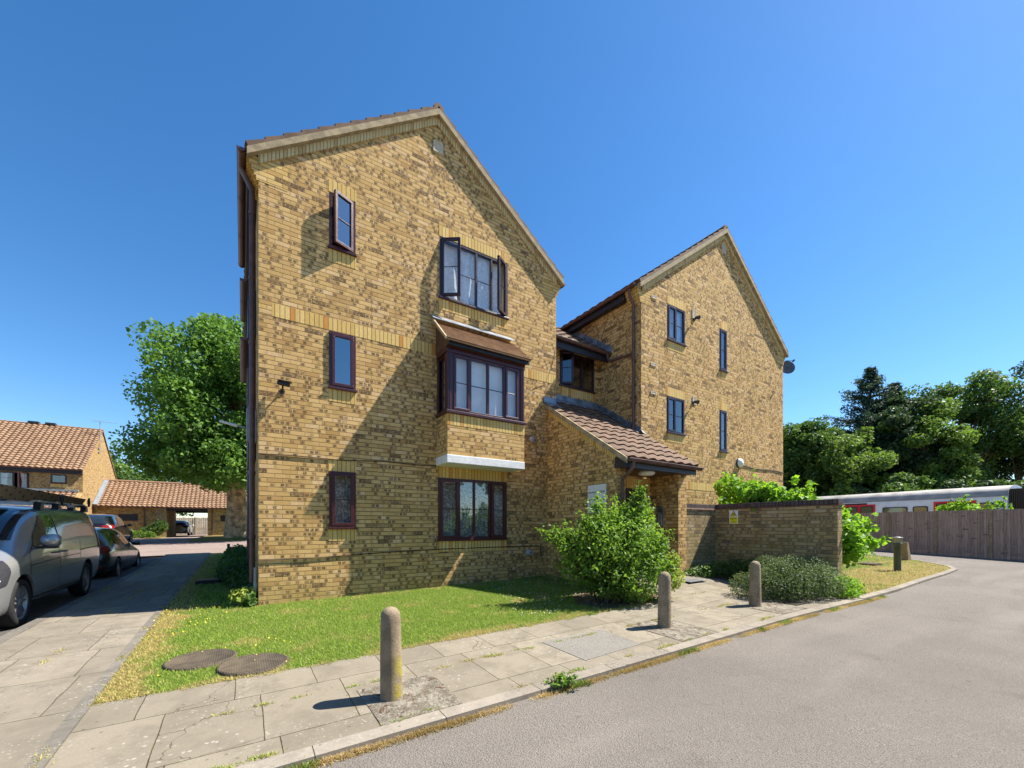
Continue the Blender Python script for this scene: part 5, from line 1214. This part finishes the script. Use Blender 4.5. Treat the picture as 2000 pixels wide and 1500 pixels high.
# ================================================================ terraced house and garages
TX, TY = -9.55, 41.5
th_ = empty('terraced_house', (TX, TY, .5), 'yellow brick terraced house with orange pantile roof at the far left', 'house')
FT = south(TY); xl = -26.; ev = 5.35; dp = 9.4; rz_ = 9.0
mb = MB(); wall(mb, FT, [(xl, 0), (TX, 0), (TX, ev), (xl, ev)], [(-13.55, -12.15, 3.75, 5.0), (-11.15, -10.35, 4.35, 4.98)], .08); mb.build('wall', M['brick_far'], th_, recalc=False)
mb = MB(); wall(mb, east(TX), [(TY, 0), (TY+dp, 0), (TY+dp, ev), (TY+dp*.52, rz_-.05), (TY, ev)], [(TY+6.0, TY+6.8, 2.95, 4.1)], .08); wall(mb, south(TY+dp), [(xl, 0), (TX, 0), (TX, ev), (xl, ev)]); mb.build('wall', M['brick_far'], th_, recalc=False)
sl = Vector((0, dp*.52+.25, rz_-ev+.0+.2)); tiled('roof', (xl, TY-.25, ev-.02), (1, 0, 0), sl, TX-xl+.06, sl.length, .30, .30, M['tile_orange'], th_, amp=.07, step=.055, spp=6)
sl = Vector((0, -(dp*.48+.25), rz_-ev+.2)); tiled('roof', (xl, TY+dp+.25, ev-.02), (1, 0, 0), sl, TX-xl+.06, sl.length, .30, .30, M['tile_orange'], th_, amp=.06, step=.05, spp=4)
ridge(th_, (xl, TY+dp*.52, rz_+.14), (TX+.05, TY+dp*.52, rz_+.14), M['tile_orange'], .12)
mb = MB(); 
for x in (-13.6, -12.7):
    mb = MB(); mb.box(x, x+.55, TY+dp*.52-.2, TY+dp*.52+.2, rz_+.2, rz_+.36); mb.build('ridge_vent', M['black'], th_)
gutter(th_, (xl, TY-.3, ev-.02), (TX, TY-.3, ev-.02), .065); mb = MB(); mb.box(xl, TX, TY-.2, TY-.004, ev-.30, ev-.05); mb.build('fascia', M['fascia'], th_)
window(th_, FT, -13.55, -12.15, 3.75, 5.0, [(0, .5, 'sash'), (.5, 1, ('open', 'R', 1.1))], curtain='drapes', depth=.03, bar=.7)
window(th_, FT, -11.15, -10.35, 4.35, 4.98, [(0, 1, 'sash')], curtain=None, depth=.03, bar=0); band(th_, FT, -11.15, -10.3, 4.1, 4.33, name='soldier_course')
window(th_, east(TX), TY+6.0, TY+6.8, 2.95, 4.1, [(0, 1, 'sash')], curtain='blind', depth=.03, bar=0)
mb = MB(); mb.box(xl+.2, TX-.2, TY+1.5, TY+1.6, .1, 5.2); mb.build('floor_slab', M['interior'], th_)
# lean-to of the terraced house
mb = MB(); mb.box(-12.6, TX-.0, TY-2.4, TY-.003, 0, 2.4); mb.prism([(TX-.35, TY-2.4, 2.4), (TX-.0, TY-2.4, 2.4), (TX, TY-.003, 3.75), (TX-.35, TY-.003, 3.75)], (0, .001, 0)); 
mb.prism([(TX-.22, TY-2.4, 2.4), (TX-.22, TY-.003, 2.4), (TX-.22, TY-.003, 3.70)], (.22, 0, 0)); mb.build('porch_wall', M['brick_far'], th_)
sl = Vector((0, 2.65, 1.35)); tiled('porch_roof', (-12.75, TY-2.66, 2.42), (1, 0, 0), sl, TX-.24+12.75, sl.length, .30, .30, M['tile_orange'], th_, amp=.07, step=.055)
mb = MB(); mb.box(-12.6, TX-.2, TY-.20, TY-.006, 3.80, 3.93); mb.build('lead_flashing', M['leadlight'], th_)
c = empty('alarm_box', (-14.0, TY, 4.5), 'white hexagonal alarm box on the terraced house at the left edge', 'alarm box'); mb = MB(); mb.prism([(-14.35+dx, TY-.01, 4.65+dz) for dx, dz in ((-.25, 0), (-.15, .17), (.15, .17), (.25, 0), (.15, -.17), (-.15, -.17))], (0, -.08, 0)); mb.build('cover', M['white'], c)
c = empty('roof_aerial', (TX, TY+4.6, 7), 'thin television aerial on a pole beside the terraced house gable', 'aerial'); mb = MB(); x, y = TX+.08, TY+3.9; mb.tube([(x, y, 7.1), (x, y, 9.75)], .025, 6); mb.box(TX, x, y-.3, y+.02, 7.2, 7.24); mb.box(TX, x, y-.3, y+.02, 7.5, 7.54); mb.build('pole', M['grey'], c)
mb = MB(); mb.tube([(x-.5, y, 9.68), (x+1.0, y-.1, 9.66)], .015, 5); [mb.tube([(x-.4+i*.12, y-.3, 9.68), (x-.4+i*.12, y+.3, 9.68)], .008, 4) for i in range(9)]; mb.build('antenna', M['grey'], c)
# garage block with the drive-through
gg = empty('garage_block', (-5, 44, .6), 'low yellow brick garage block with orange tiles and an open drive-through', 'garage')
GY = 44.; ge = 2.95
for (x0, x1, hl) in ((TX+.02, -5.24, []), (-2.5, 6.0, [])):
    mb = MB(); mb.box(x0, x1, GY, GY+6, 0, ge-.02); mb.build('wall', M['brick_far'], gg)
mb = MB(); mb.box(-5.22, -2.52, GY+.1, GY+.3, ge-.28, ge-.03); mb.box(-5.22, -2.52, GY+5.7, GY+5.9, ge-.28, ge-.03); mb.build('beam', M['fascia'], gg)
mb = MB(); mb.box(-5.95, -5.24, GY-.05, GY-.004, 0, ge-.05); mb.build('pier', M['brick_garden'], gg)
sl = Vector((0, 3.3, 2.2)); tiled('roof', (TX+.06, GY-.35, ge-.05), (1, 0, 0), sl, 6-TX, sl.length, .30, .30, M['tile_orange'], gg, amp=.07, step=.055)
sl = Vector((0, -3.3, 2.2)); tiled('roof', (TX+.06, GY+6.25, ge-.05), (1, 0, 0), sl, 6-TX, sl.length, .30, .30, M['tile_orange'], gg, amp=.06, step=.05, spp=4)
ridge(gg, (TX+.06, GY+2.95, ge+2.2), (6, GY+2.95, ge+2.2), M['tile_orange'], .12)
gutter(gg, (TX+.05, GY-.42, ge-.05), (6, GY-.42, ge-.07), .06); pipe(gg, [(-6.6, GY-.05, ge-.1), (-6.6, GY-.05, .5)], .04); pipe(gg, [(-2.2, GY-.05, ge-.1), (-2.2, GY-.05, .5)], .04)
mb = MB(); sl = Vector((0, 3.3, 2.2)); a = V3(TX+.02, GY-.35, ge+.05); mb.prism([a, a+sl, a+sl+V3(.28, 0, 0), a+V3(.28, 0, 0)], (0, -.03, .05)); mb.build('lead_flashing', M['leadlight'], gg)
for x0, x1 in ((-8.15, -7.0), (-1.6, -.55)):
    f_ = MB(); f_.box(x0, x1, GY-.03, GY-.002, 1.80, 2.32)
    for i in range(7): f_.box(x0+.03, x1-.03, GY-.045, GY-.032, 1.83+i*.067, 1.87+i*.067)
    f_.build('louvre_vent', M['fascia'], gg)
fb = empty('yard_fence', (-4, 57, .5), 'pale grey wooden fence seen through the garage drive-through', 'fence'); mb = MB()
for i in range(70): mb.box(-12+i*.16, -11.86+i*.16, 57+random.uniform(-.01, .01), 57.03, .3, 2.35+random.uniform(-.03, .03))
mb.build('board_panel', plain('pale_fence_boards', (.34, .28, .21), .9, var=.3, sc=3), fb); mb = MB()
for i in range(7): mb.box(-12+i*1.9, -11.9+i*1.9, 56.9, 57.0, .3, 2.4)
mb.build('post', M['concrete'], fb)
# ================================================================ vehicles
def project_patch(bvh, poly, axis, parent, name, mat, off=.006, step=.07, side=1):
    """skin lying on the body: poly in (y,z) for axis X, (x,z) for axis Y"""
    bm = bmesh.new(); bm.faces.new([bm.verts.new((a, b, 0)) for a, b in poly])
    for k, (i0, n) in enumerate(((0, (1, 0, 0)), (1, (0, 1, 0)))):
        lo = min(p[k] for p in poly); hi = max(p[k] for p in poly); c = int((hi-lo)/step)
        for i in range(c):
            co = [0, 0, 0]; co[k] = lo+step*(i+1); bmesh.ops.bisect_plane(bm, geom=bm.verts[:]+bm.edges[:]+bm.faces[:], plane_co=co, plane_no=n)
    bad = []
    for v in bm.verts:
        a, b = v.co.x, v.co.y
        if axis == 'X': o, d = Vector((3*side, a, b)), Vector((-side, 0, 0))
        elif axis == 'Y': o, d = Vector((a, 9*side, b)), Vector((0, -side, 0))
        else: o, d = Vector((a, b, 5)), Vector((0, 0, -1))
        h = bvh.ray_cast(o, d)
        if h[0] is None: bad.append(v); continue
        nn = h[1] if h[1].dot(d) < 0 else -h[1]
        v.co = h[0]-d*off*.7+nn*off*.5
    for v in bad: bm.verts.remove(v)
    me = bpy.data.meshes.new(name); bm.to_mesh(me); bm.free(); me.materials.append(mat)
    for p in me.polygons: p.use_smooth = True
    o = bpy.data.objects.new(name, me); COL.objects.link(o); adopt(o, parent); return o
def body_mesh(st, arches, name, mat, parent, sub=2):
    rows = []
    for (y, zb, zbelt, zt, wb, wt) in st:
        h5 = min(.10, (zt-zbelt)*.55); h6 = h5*.25
        half = [(0, zb), (.80*wb, zb), (.975*wb, zb+.06), (wb, zb+(zbelt-zb)*.45), (wb*.995, zb+(zbelt-zb)*.8), (.985*wb, zbelt), (wt, zt-h5), (wt*.86, zt-h6), (wt*.4, zt), (0, zt+.004)]
        ring = [Vector((x, y, z)) for x, z in half]+[Vector((-x, y, z)) for x, z in half[-2:0:-1]]
        rows.append(ring)
    mb = MB(); mb.grid(rows, close=True)
    mb.poly(rows[0][::-1]); mb.poly(rows[-1]); mb.sm[-1] = mb.sm[-2] = True
    o = mb.build(name, mat, parent, local=True)
    m = o.modifiers.new('s', 'SUBSURF'); m.levels = m.render_levels = sub
    cut = MB()
    for (y, z, r) in arches:
        for sx in (-1, 1): cut.tube([(sx*.55, y, z), (sx*1.3, y, z)], r, 32)
    co = cut.build('cut', None, parent, local=True)
    b = o.modifiers.new('b', 'BOOLEAN'); b.object = co; b.operation = 'DIFFERENCE'; b.solver = 'EXACT'
    bpy.context.view_layer.update(); dg = bpy.context.evaluated_depsgraph_get()
    me = bpy.data.meshes.new_from_object(o.evaluated_get(dg)); o.modifiers.clear(); o.data = me
    for p in me.polygons: p.use_smooth = True
    bpy.data.objects.remove(co)
    me.materials.clear(); me.materials.append(mat)
    try: me.set_sharp_from_angle(angle=R(40))
    except Exception: pass
    bm = bmesh.new(); bm.from_mesh(me); bv = BVHTree.FromBMesh(bm); bm.free()
    return o, bv
Mtyre = plain('tyre_rubber', (.018, .018, .019), .8, var=.2, sc=30); Mrim = plain('alloy_wheel', (.30, .30, .31), .42, metal=.6, var=.1)
def wheel(parent, x, y, r, w_=.21, spokes=5, side=1, rim=None):
    mb = MB(); s = side
    mb.lathe((x, y, r), [(r*.66, -s*w_*.5), (r*.92, -s*w_*.5), (r, -s*w_*.36), (r, s*w_*.36), (r*.93, s*w_*.5), (r*.72, s*w_*.5), (r*.70, s*w_*.40), (r*.66, -s*w_*.1)], 36, 'X')
    t = mb.build('wheel', Mtyre, parent, local=True)
    mb = MB(); mb.lathe((x, y, r), [(r*.66, -s*w_*.1), (r*.70, s*w_*.41), (r*.735, s*w_*.45), (r*.73, s*w_*.47), (r*.66, s*w_*.40), (r*.63, -s*w_*.05)], 36, 'X')
    mb.lathe((x, y, r), [(r*.001, s*w_*.44), (r*.14, s*w_*.44), (r*.17, s*w_*.36), (r*.17, s*w_*.2)], 20, 'X')
    for k in range(spokes):
        for da in (-.16, .16):
            a = 2*math.pi*k/spokes+da*.8+.3; ca, sa = math.cos(a), math.sin(a); b2 = 2*math.pi*k/spokes+da*1.5+.3; cb, sb = math.cos(b2), math.sin(b2)
            n1 = Vector((0, -sa, ca))*r*.045; p0 = Vector((x+s*w_*.40, y+ca*r*.10, r+sa*r*.10)); p1 = Vector((x+s*w_*.36, y+cb*r*.69, r+sb*r*.69))
            mb.prism([p0-n1, p0+n1, p1+n1*.8, p1-n1*.8], (-s*.03, 0, 0))
    mb.build('rim', rim or Mrim, t, local=True)
    mb = MB(); mb.lathe((x, y, r), [(.001, -s*.04), (r*.64, -s*.04)], 24, 'X'); mb.build('brake_disc', M['black'], t, local=True)
def carpaint(name, c, met=.6, rough=.28):
    m = NT(name, rough, .5); n = m.noise(m.pos()[0], 3, 4, .6); m.col(m.mix(m.ss(n, .4, .7, 0., .25), c, tuple(v*.75 for v in c)))
    m.b.inputs['Metallic'].default_value = met; m.b.inputs['Coat Weight'].default_value = .8; m.b.inputs['Coat Roughness'].default_value = .04
    return m.m
Mg = darkglass('vehicle_glass', (.012, .016, .018), .03)
def arch_liner(parent, y, z, r, w_):
    for s in (-1, 1):
        mb = MB(); n = 18
        mb.grid([[Vector((s*xx, y+math.cos(a)*r, z+math.sin(a)*r)) for a in [math.pi*k/n for k in range(n+1)]] for xx in (.5, w_-.03)])
        mb.poly([Vector((s*.55, y+math.cos(a)*r, z+math.sin(a)*r)) for a in [math.pi*k/n for k in range(n+1)]]+[Vector((s*.55, y-r, z-.2)), Vector((s*.55, y+r, z-.2))])
        mb.build('wheel_arch', M['black'], parent, local=True, recalc=False)
def line_skin(bv, pts, w_, parent, name, mat, side=1, off=.004):
    """thin seam along a polyline in (y,z) on the side"""
    for i in range(len(pts)-1):
        a, b = Vector(pts[i]), Vector(pts[i+1]); d = (b-a).normalized(); n = Vector((-d.y, d.x))*w_/2
        project_patch(bv, [tuple(a-n), tuple(b-n), tuple(b+n), tuple(a+n)], 'X', parent, name, mat, off, .12, side)
# ---- silver van
vx, vy, vz = -3.62, 8.08, -.172
van = empty('parked_van', (vx, vy, vz), 'silver panel van with a board on its roof rack, parked by the left kerb', 'van'); van.rotation_euler = (.014, 0, 0)
Mv = carpaint('silver_paint', (.40, .395, .385), .55, .26)
st = [(-.02, .26, .50, .72, .72, .55), (.04, .17, .60, .86, .87, .68), (.22, .15, .74, .98, .925, .76), (.55, .18, .88, 1.08, .95, .80), (.86, .22, .99, 1.17, .952, .83), (1.02, .22, 1.05, 1.26, .952, .83),
      (1.35, .22, 1.12, 1.55, .952, .82), (1.66, .22, 1.14, 1.68, .955, .845), (1.95, .22, 1.16, 1.765, .955, .845), (2.6, .22, 1.16, 1.80, .955, .845), (3.6, .22, 1.16, 1.805, .955, .845), (4.5, .22, 1.16, 1.80, .948, .805), (4.80, .25, 1.14, 1.765, .935, .785), (4.89, .34, 1.12, 1.70, .90, .74), (4.90, .44, 1.0, 1.60, .84, .67)]
wy1, wy2, wr = .88, 3.86, .345
body, bv = body_mesh(st, [(wy1, wr, wr*1.2), (wy2, wr, wr*1.2)], 'body', Mv, van)
for y in (wy1, wy2):
    arch_liner(van, y, wr, wr*1.19, .95)
    for s in (-1, 1): wheel(van, s*.825, y, wr, .21, 5, s)
for s in (1, -1):
    project_patch(bv, [(1.30, 1.14), (2.27, 1.17), (2.20, 1.63), (1.84, 1.63), (1.40, 1.30)], 'X', van, 'side_window', Mg, .008, .08, s)
    project_patch(bv, [(2.34, 1.17), (4.58, 1.20), (4.50, 1.62), (2.28, 1.65)], 'X', van, 'side_panel', carpaint('grey_panel_paint', (.20, .19, .18), .5, .22), .007, .1, s)
for s in (1, -1):
    line_skin(bv, [(1.10, .62), (1.14, 1.05), (1.30, 1.16)], .012, van, 'door_seam', M['black'], s); line_skin(bv, [(1.32, .42), (1.14, .55), (1.10, .62)], .012, van, 'door_seam', M['black'], s)
    line_skin(bv, [(2.30, .34), (2.31, 1.16)], .012, van, 'door_seam', M['black'], s); line_skin(bv, [(3.40, .80), (3.42, 1.18)], .012, van, 'door_seam', M['black'], s)
    line_skin(bv, [(3.40, .97), (4.75, .99)], .022, van, 'door_rail', M['black'], s); line_skin(bv, [(1.12, .86), (2.3, .90), (3.4, .90)], .010, van, 'door_seam', M['black'], s)
    line_skin(bv, [(1.32, .36), (3.42, .36)], .012, van, 'door_seam', M['black'], s)
    for y in (2.12, 2.46):
        mb = MB(); h = bv.ray_cast(Vector((3*s, y, 1.0)), Vector((-s, 0, 0)))[0]; mb.tube([h+Vector((0, -.08, 0)), h+Vector((s*.035, -.06, 0)), h+Vector((s*.035, .07, 0)), h+Vector((0, .09, 0))], .013, 8); mb.build('door_handle', M['white'] if 0 else Mrim, van, local=True)
    # door mirror
    h = bv.ray_cast(Vector((3*s, 1.42, 1.16)), Vector((-s, 0, 0)))[0]; mb = MB(); rows = []
    for k, (dx, sc) in enumerate(((.04, .25), (.08, .8), (.17, 1.0), (.25, .92), (.285, .45))):
        rows.append([Vector((h.x+s*dx, 1.40+math.cos(a)*.09*sc, 1.225+math.sin(a)*.105*sc)) for a in [2*math.pi*j/16 for j in range(16)]])
    mb.grid(rows, close=True); mb.poly(rows[-1]); mb.poly(rows[0]); mr_ = mb.build('wing_mirror', Mv, van, local=True)
    mb = MB(); mb.box(min(h.x-s*.02, h.x+s*.24), max(h.x-s*.02, h.x+s*.24), 1.35, 1.46, 1.10, 1.14); mb.build('mirror_base', M['black'], mr_, local=True)
    project_patch(bv, [(.10, .62), (.14, .83), (.44, .97), (.60, .98), (.52, .82), (.38, .66)], 'X', van, 'headlight', darkglass('headlight_glass', (.03, .03, .035), .05), .010, .05, s)
    project_patch(bv, [(.14, .70), (.17, .80), (.28, .84), (.27, .72)], 'X', van, 'headlight_lens', M['white'], .016, .05, s)
    project_patch(bv, [(4.66, .95), (4.84, .95), (4.84, 1.45), (4.70, 1.45)], 'X', van, 'tail_light', plain('red_lens', (.35, .01, .01), .15), .01, .05, s)
project_patch(bv, [(-.76, 1.25), (.76, 1.25), (.69, 1.78), (.4, 1.83), (-.4, 1.83), (-.69, 1.78)], 'Y', van, 'windscreen', Mg, .008, .09, -1)
project_patch(bv, [(-.55, .63), (.55, .63), (.60, .80), (-.60, .80)], 'Y', van, 'grille', M['black'], .008, .09, -1)
project_patch(bv, [(-.74, .28), (.74, .28), (.70, .48), (-.70, .48)], 'Y', van, 'bumper_intake', M['black'], .008, .09, -1)
for s in (1, -1):
    mb = MB(); a = bv.ray_cast(Vector((s*.52, -3, .42)), Vector((0, 1, 0)))[0]
    project_patch(bv, [(s*.62, .64), (s*.84, .66), (s*.84, .84), (s*.66, .80)], 'Y', van, 'headlight', darkglass('headlight_glass', (.06, .06, .065), .05), .010, .05, -1)
project_patch(bv, [(-.72, 1.15), (.72, 1.15), (.68, 1.70), (-.68, 1.70)], 'Y', van, 'rear_window', Mg, .008, .09, 1)
mb = MB()
for s in (-1, 1): mb.tube([(s*.70, 2.1, 1.865), (s*.70, 4.75, 1.865)], .018, 8)
for y in (2.2, 3.0, 3.8, 4.6):
    mb.box(-.74, .74, y-.03, y+.03, 1.845, 1.885)
mb.build('roof_rack', M['steel'], van, local=True)
for y in (2.2, 3.0, 3.8, 4.6):
    for s in (-1, 1):
        mb = MB(); mb.prism([(s*.77, y-.08, 1.72), (s*.77, y+.08, 1.72), (s*.77, y+.05, 1.85), (s*.77, y-.05, 1.85)], (-s*.09, 0, 0)); mb.build('rack_clamp', M['black'], van, local=True)
for y in (3.0, 4.6):
    mb = MB(); mb.tube([(.80, y, 1.84), (.80, y-.05, 1.96), (.80, y+.02, 2.02), (.80, y+.06, 1.92), (.80, y, 1.84)], .016, 6); mb.build('tie_down', M['black'], van, local=True)
mb = MB(); mb.box(.79, .80, 3.25, 3.72, 1.79, 1.845); pl_ = mb.build('badge_plate', plain('blue_badge', (.02, .07, .35), .4), van, local=True)
mb = MB()
for i in range(6): mb.box(.801, .803, 3.32+i*.055, 3.345+i*.055, 1.802, 1.833)
mb.build('badge_marks', M['white'], pl_, local=True)
bd = NT('perforated_board', .85, .15); Pb = bd.pos(); q1 = bd.M('SUBTRACT', bd.M('MODULO', bd.M('MULTIPLY', Pb[2], 4.6), 1.), .5); q2 = bd.M('SUBTRACT', bd.M('MODULO', bd.M('ADD', bd.M('MULTIPLY', Pb[3], 9.), bd.M('MULTIPLY', bd.M('FLOOR', bd.M('MULTIPLY', Pb[2], 4.6)), .5)), 1.), .5)
dd_ = bd.M('SQRT', bd.M('ADD', bd.M('MULTIPLY', q1, q1), bd.M('MULTIPLY', bd.M('MULTIPLY', q2, q2), .35))); bd.col(bd.mix(bd.ss(dd_, .09, .13, 1., 0.), bd.mix(bd.noise(Pb[0], 5, 4), (.34, .25, .16), (.20, .15, .10)), (.03, .025, .02)))
mb = MB(); mb.prism([(-.14, 0, 0), (-.09, 0, 0), (.0, 0, .19), (-.05, 0, .19)], (0, 3.9, 0)); o = mb.build('roof_board', bd.m, None, bevel=.008); o.location = (vx+.72, vy+.85, vz+1.885); tag(o, 'long perforated wooden board lying on the roof rack of the silver van', 'board')
mb = MB(); mb.tube([(0, 0, 0), (0, 1.0, .0)], .07, 14); o = mb.build('tube_roll', M['black'], None); o.location = (vx+.35, vy+1.1, vz+1.95); tag(o, 'dark bundle strapped to the front of the van roof rack', 'bundle')
# ---- cars
def car(name, loc, rz, label, paint, W=.90, L=4.3, H=1.5, r=.32, wb=2.65, suv=False):
    c = empty(name, loc, label, 'car', rz=rz); s_ = L/4.3; h_ = H/1.5
    st = [(0, .30, .48, .60, .62, .5), (.06*s_, .22, .55*h_, .70*h_, .78, .62), (.3*s_, .2, .66*h_, .80*h_, .88, .72), (.8*s_, .2, .78*h_, .92*h_, W, .74), (1.15*s_, .2, .84*h_, 1.02*h_, W, .74), (1.6*s_, .2, .88*h_, 1.32*h_, W, .68), (2.0*s_, .2, .90*h_, 1.46*h_, W, .66), (2.6*s_, .2, .92*h_, 1.50*h_, W, .66),
          (3.3*s_, .2, .94*h_, 1.48*h_, W, .65), (3.8*s_, .2, .96*h_, 1.40*h_, W*.985, .62), (4.08*s_, .24, .95*h_, 1.22*h_, W*.95, .60), (4.24*s_, .28, .85*h_, 1.02*h_, W*.90, .60), (4.3*s_, .34, .65*h_, .85*h_, W*.80, .55)]
    y1 = .82*s_; y2 = y1+wb
    b, bv = body_mesh(st, [(y1, r, r*1.15), (y2, r, r*1.15)], 'body', paint, c)
    for y in (y1, y2):
        arch_liner(c, y, r, r*1.14, W)
        for s in (-1, 1): wheel(c, s*(W-.10), y, r, .2, 5, s)
    for s in (-1, 1):
        z0, z1 = .97*h_, 1.34*h_
        project_patch(bv, [(1.55*s_, z0), (2.30*s_, z0+.01), (2.30*s_, z1), (2.0*s_, z1-.01)], 'X', c, 'side_window', Mg, .007, .08, s)
        project_patch(bv, [(2.36*s_, z0+.01), (3.15*s_, z0+.03), (3.12*s_, z1-.01), (2.36*s_, z1)], 'X', c, 'side_window', Mg, .007, .08, s)
        project_patch(bv, [(3.21*s_, z0+.04), (3.72*s_, z0+.10), (3.60*s_, z1-.06), (3.18*s_, z1-.01)], 'X', c, 'side_window', Mg, .007, .08, s)
        line_skin(bv, [(2.33*s_, .32), (2.33*s_, .96*h_)], .010, c, 'door_seam', M['black'], s); line_skin(bv, [(1.35*s_, .4), (1.33*s_, .9*h_)], .010, c, 'door_seam', M['black'], s); line_skin(bv, [(3.1*s_, .6), (3.2*s_, .98*h_)], .010, c, 'door_seam', M['black'], s)
        for y in (2.15*s_, 3.0*s_):
            h = bv.ray_cast(Vector((3*s, y, .86*h_)), Vector((-s, 0, 0)))[0]; mb = MB(); mb.tube([h+Vector((0, -.08, 0)), h+Vector((s*.03, -.06, 0)), h+Vector((s*.03, .06, 0)), h+Vector((0, .08, 0))], .011, 6); mb.build('door_handle', paint, c, local=True)
        h = bv.ray_cast(Vector((3*s, 1.55*s_, .95*h_)), Vector((-s, 0, 0)))[0]; mb = MB()
        rows = [[Vector((h.x+s*dx, 1.55*s_+math.cos(a)*.07*k_, .99*h_+math.sin(a)*.075*k_)) for a in [2*math.pi*j/12 for j in range(12)]] for dx, k_ in ((.0, .3), (.06, .8), (.14, 1.), (.2, .8), (.22, .4))]
        mb.grid(rows, close=True); mb.poly(rows[-1]); mb.build('wing_mirror', paint, c, local=True)
        tl_ = plain('red_lens', (.22, .006, .008), .2)
        project_patch(bv, [(4.0*s_, .86*h_), (4.26*s_, .80*h_), (4.26*s_, .95*h_), (4.02*s_, .99*h_)], 'X', c, 'tail_light', tl_, .01, .05, s)
        project_patch(bv, [(s*.42, .80*h_), (s*.80, .80*h_), (s*.78, .97*h_), (s*.46, .93*h_)], 'Y', c, 'tail_light', tl_, .01, .05, 1)
        project_patch(bv, [(s*.45, .58*h_), (s*.78, .60*h_), (s*.76, .72*h_), (s*.5, .68*h_)], 'Y', c, 'headlight', darkglass('headlight_glass', (.3, .3, .32), .05), .01, .05, -1)
        project_patch(bv, [(s*.45, .40), (s*.72, .40), (s*.72, .46), (s*.45, .46)], 'Y', c, 'reflector', tl_, .012, .05, 1)
    project_patch(bv, [(-.66, 1.03*h_), (.66, 1.03*h_), (.55, 1.38*h_), (-.55, 1.38*h_)], 'Y', c, 'rear_window', Mg, .008, .09, 1)
    project_patch(bv, [(-.66, 1.05*h_), (.66, 1.05*h_), (.56, 1.42*h_), (-.56, 1.42*h_)], 'Y', c, 'windscreen', Mg, .008, .09, -1)
    project_patch(bv, [(-.26, .66*h_), (.26, .66*h_), (.26, .66*h_+.11), (-.26, .66*h_+.11)], 'Y', c, 'number_plate', Myel, .014, .1, 1)
    return c
car('parked_car', (-3.78, 19.1, -.20), math.pi, 'dark brown hatchback parked behind the silver van', carpaint('brown_paint', (.075, .058, .048), .6, .22))
car('parked_car', (-6.05, 31.6, .34), math.pi, 'black off-road car facing away further up the street', carpaint('black_paint', (.004, .004, .005), .0, .2), H=1.62, L=4.5, r=.35, wb=2.75)
car('parked_car', (-5.15, 54.2, .50), math.pi, 'silver car with a yellow plate seen through the garage drive-through', carpaint('pale_car_paint', (.50, .49, .46), .5, .3), L=4.4, wb=2.7)

# ================================================================ the other side of the road (seen only mirrored in the windows)
oh = empty('opposite_house', (2, -17, -.3), 'brick house with a dark tiled roof across the road, mirrored in the windows', 'house')
mb = MB(); mb.box(-14, 16, -25, -17, -.5, 5.1); mb.build('wall', M['brick_far'], oh)
for y0, dy in ((-16.6, -1), (-25.4, 1)):
    sl = Vector((0, dy*4.4, 3.1)); tiled('roof', (-14.2, y0, 5.0), (1, 0, 0), sl, 30.4, sl.length, .30, .33, M['tile_far'], oh, amp=.03, step=.03, spp=4)
for i in range(6):
    for z in (.9, 3.4): mb = MB(); mb.box(-12+i*4.6, -10.6+i*4.6, -17.0, -16.97, z, z+1.2); mb.build('window', M['interior'], oh)
tree('roadside_tree', -9, -12, -.4, 9, 3.4, 5.4, 3.2, 26, 5000, .34, M['leaf_far'], 'small green tree across the road, behind the viewer', trunk=.2, seed=99)
tree('roadside_tree', 19, -13, -.4, 10, 3.6, 6, 3.6, 26, 5000, .34, M['leaf_far2'], 'pale green tree across the road, behind the viewer to the right', trunk=.2, seed=98)
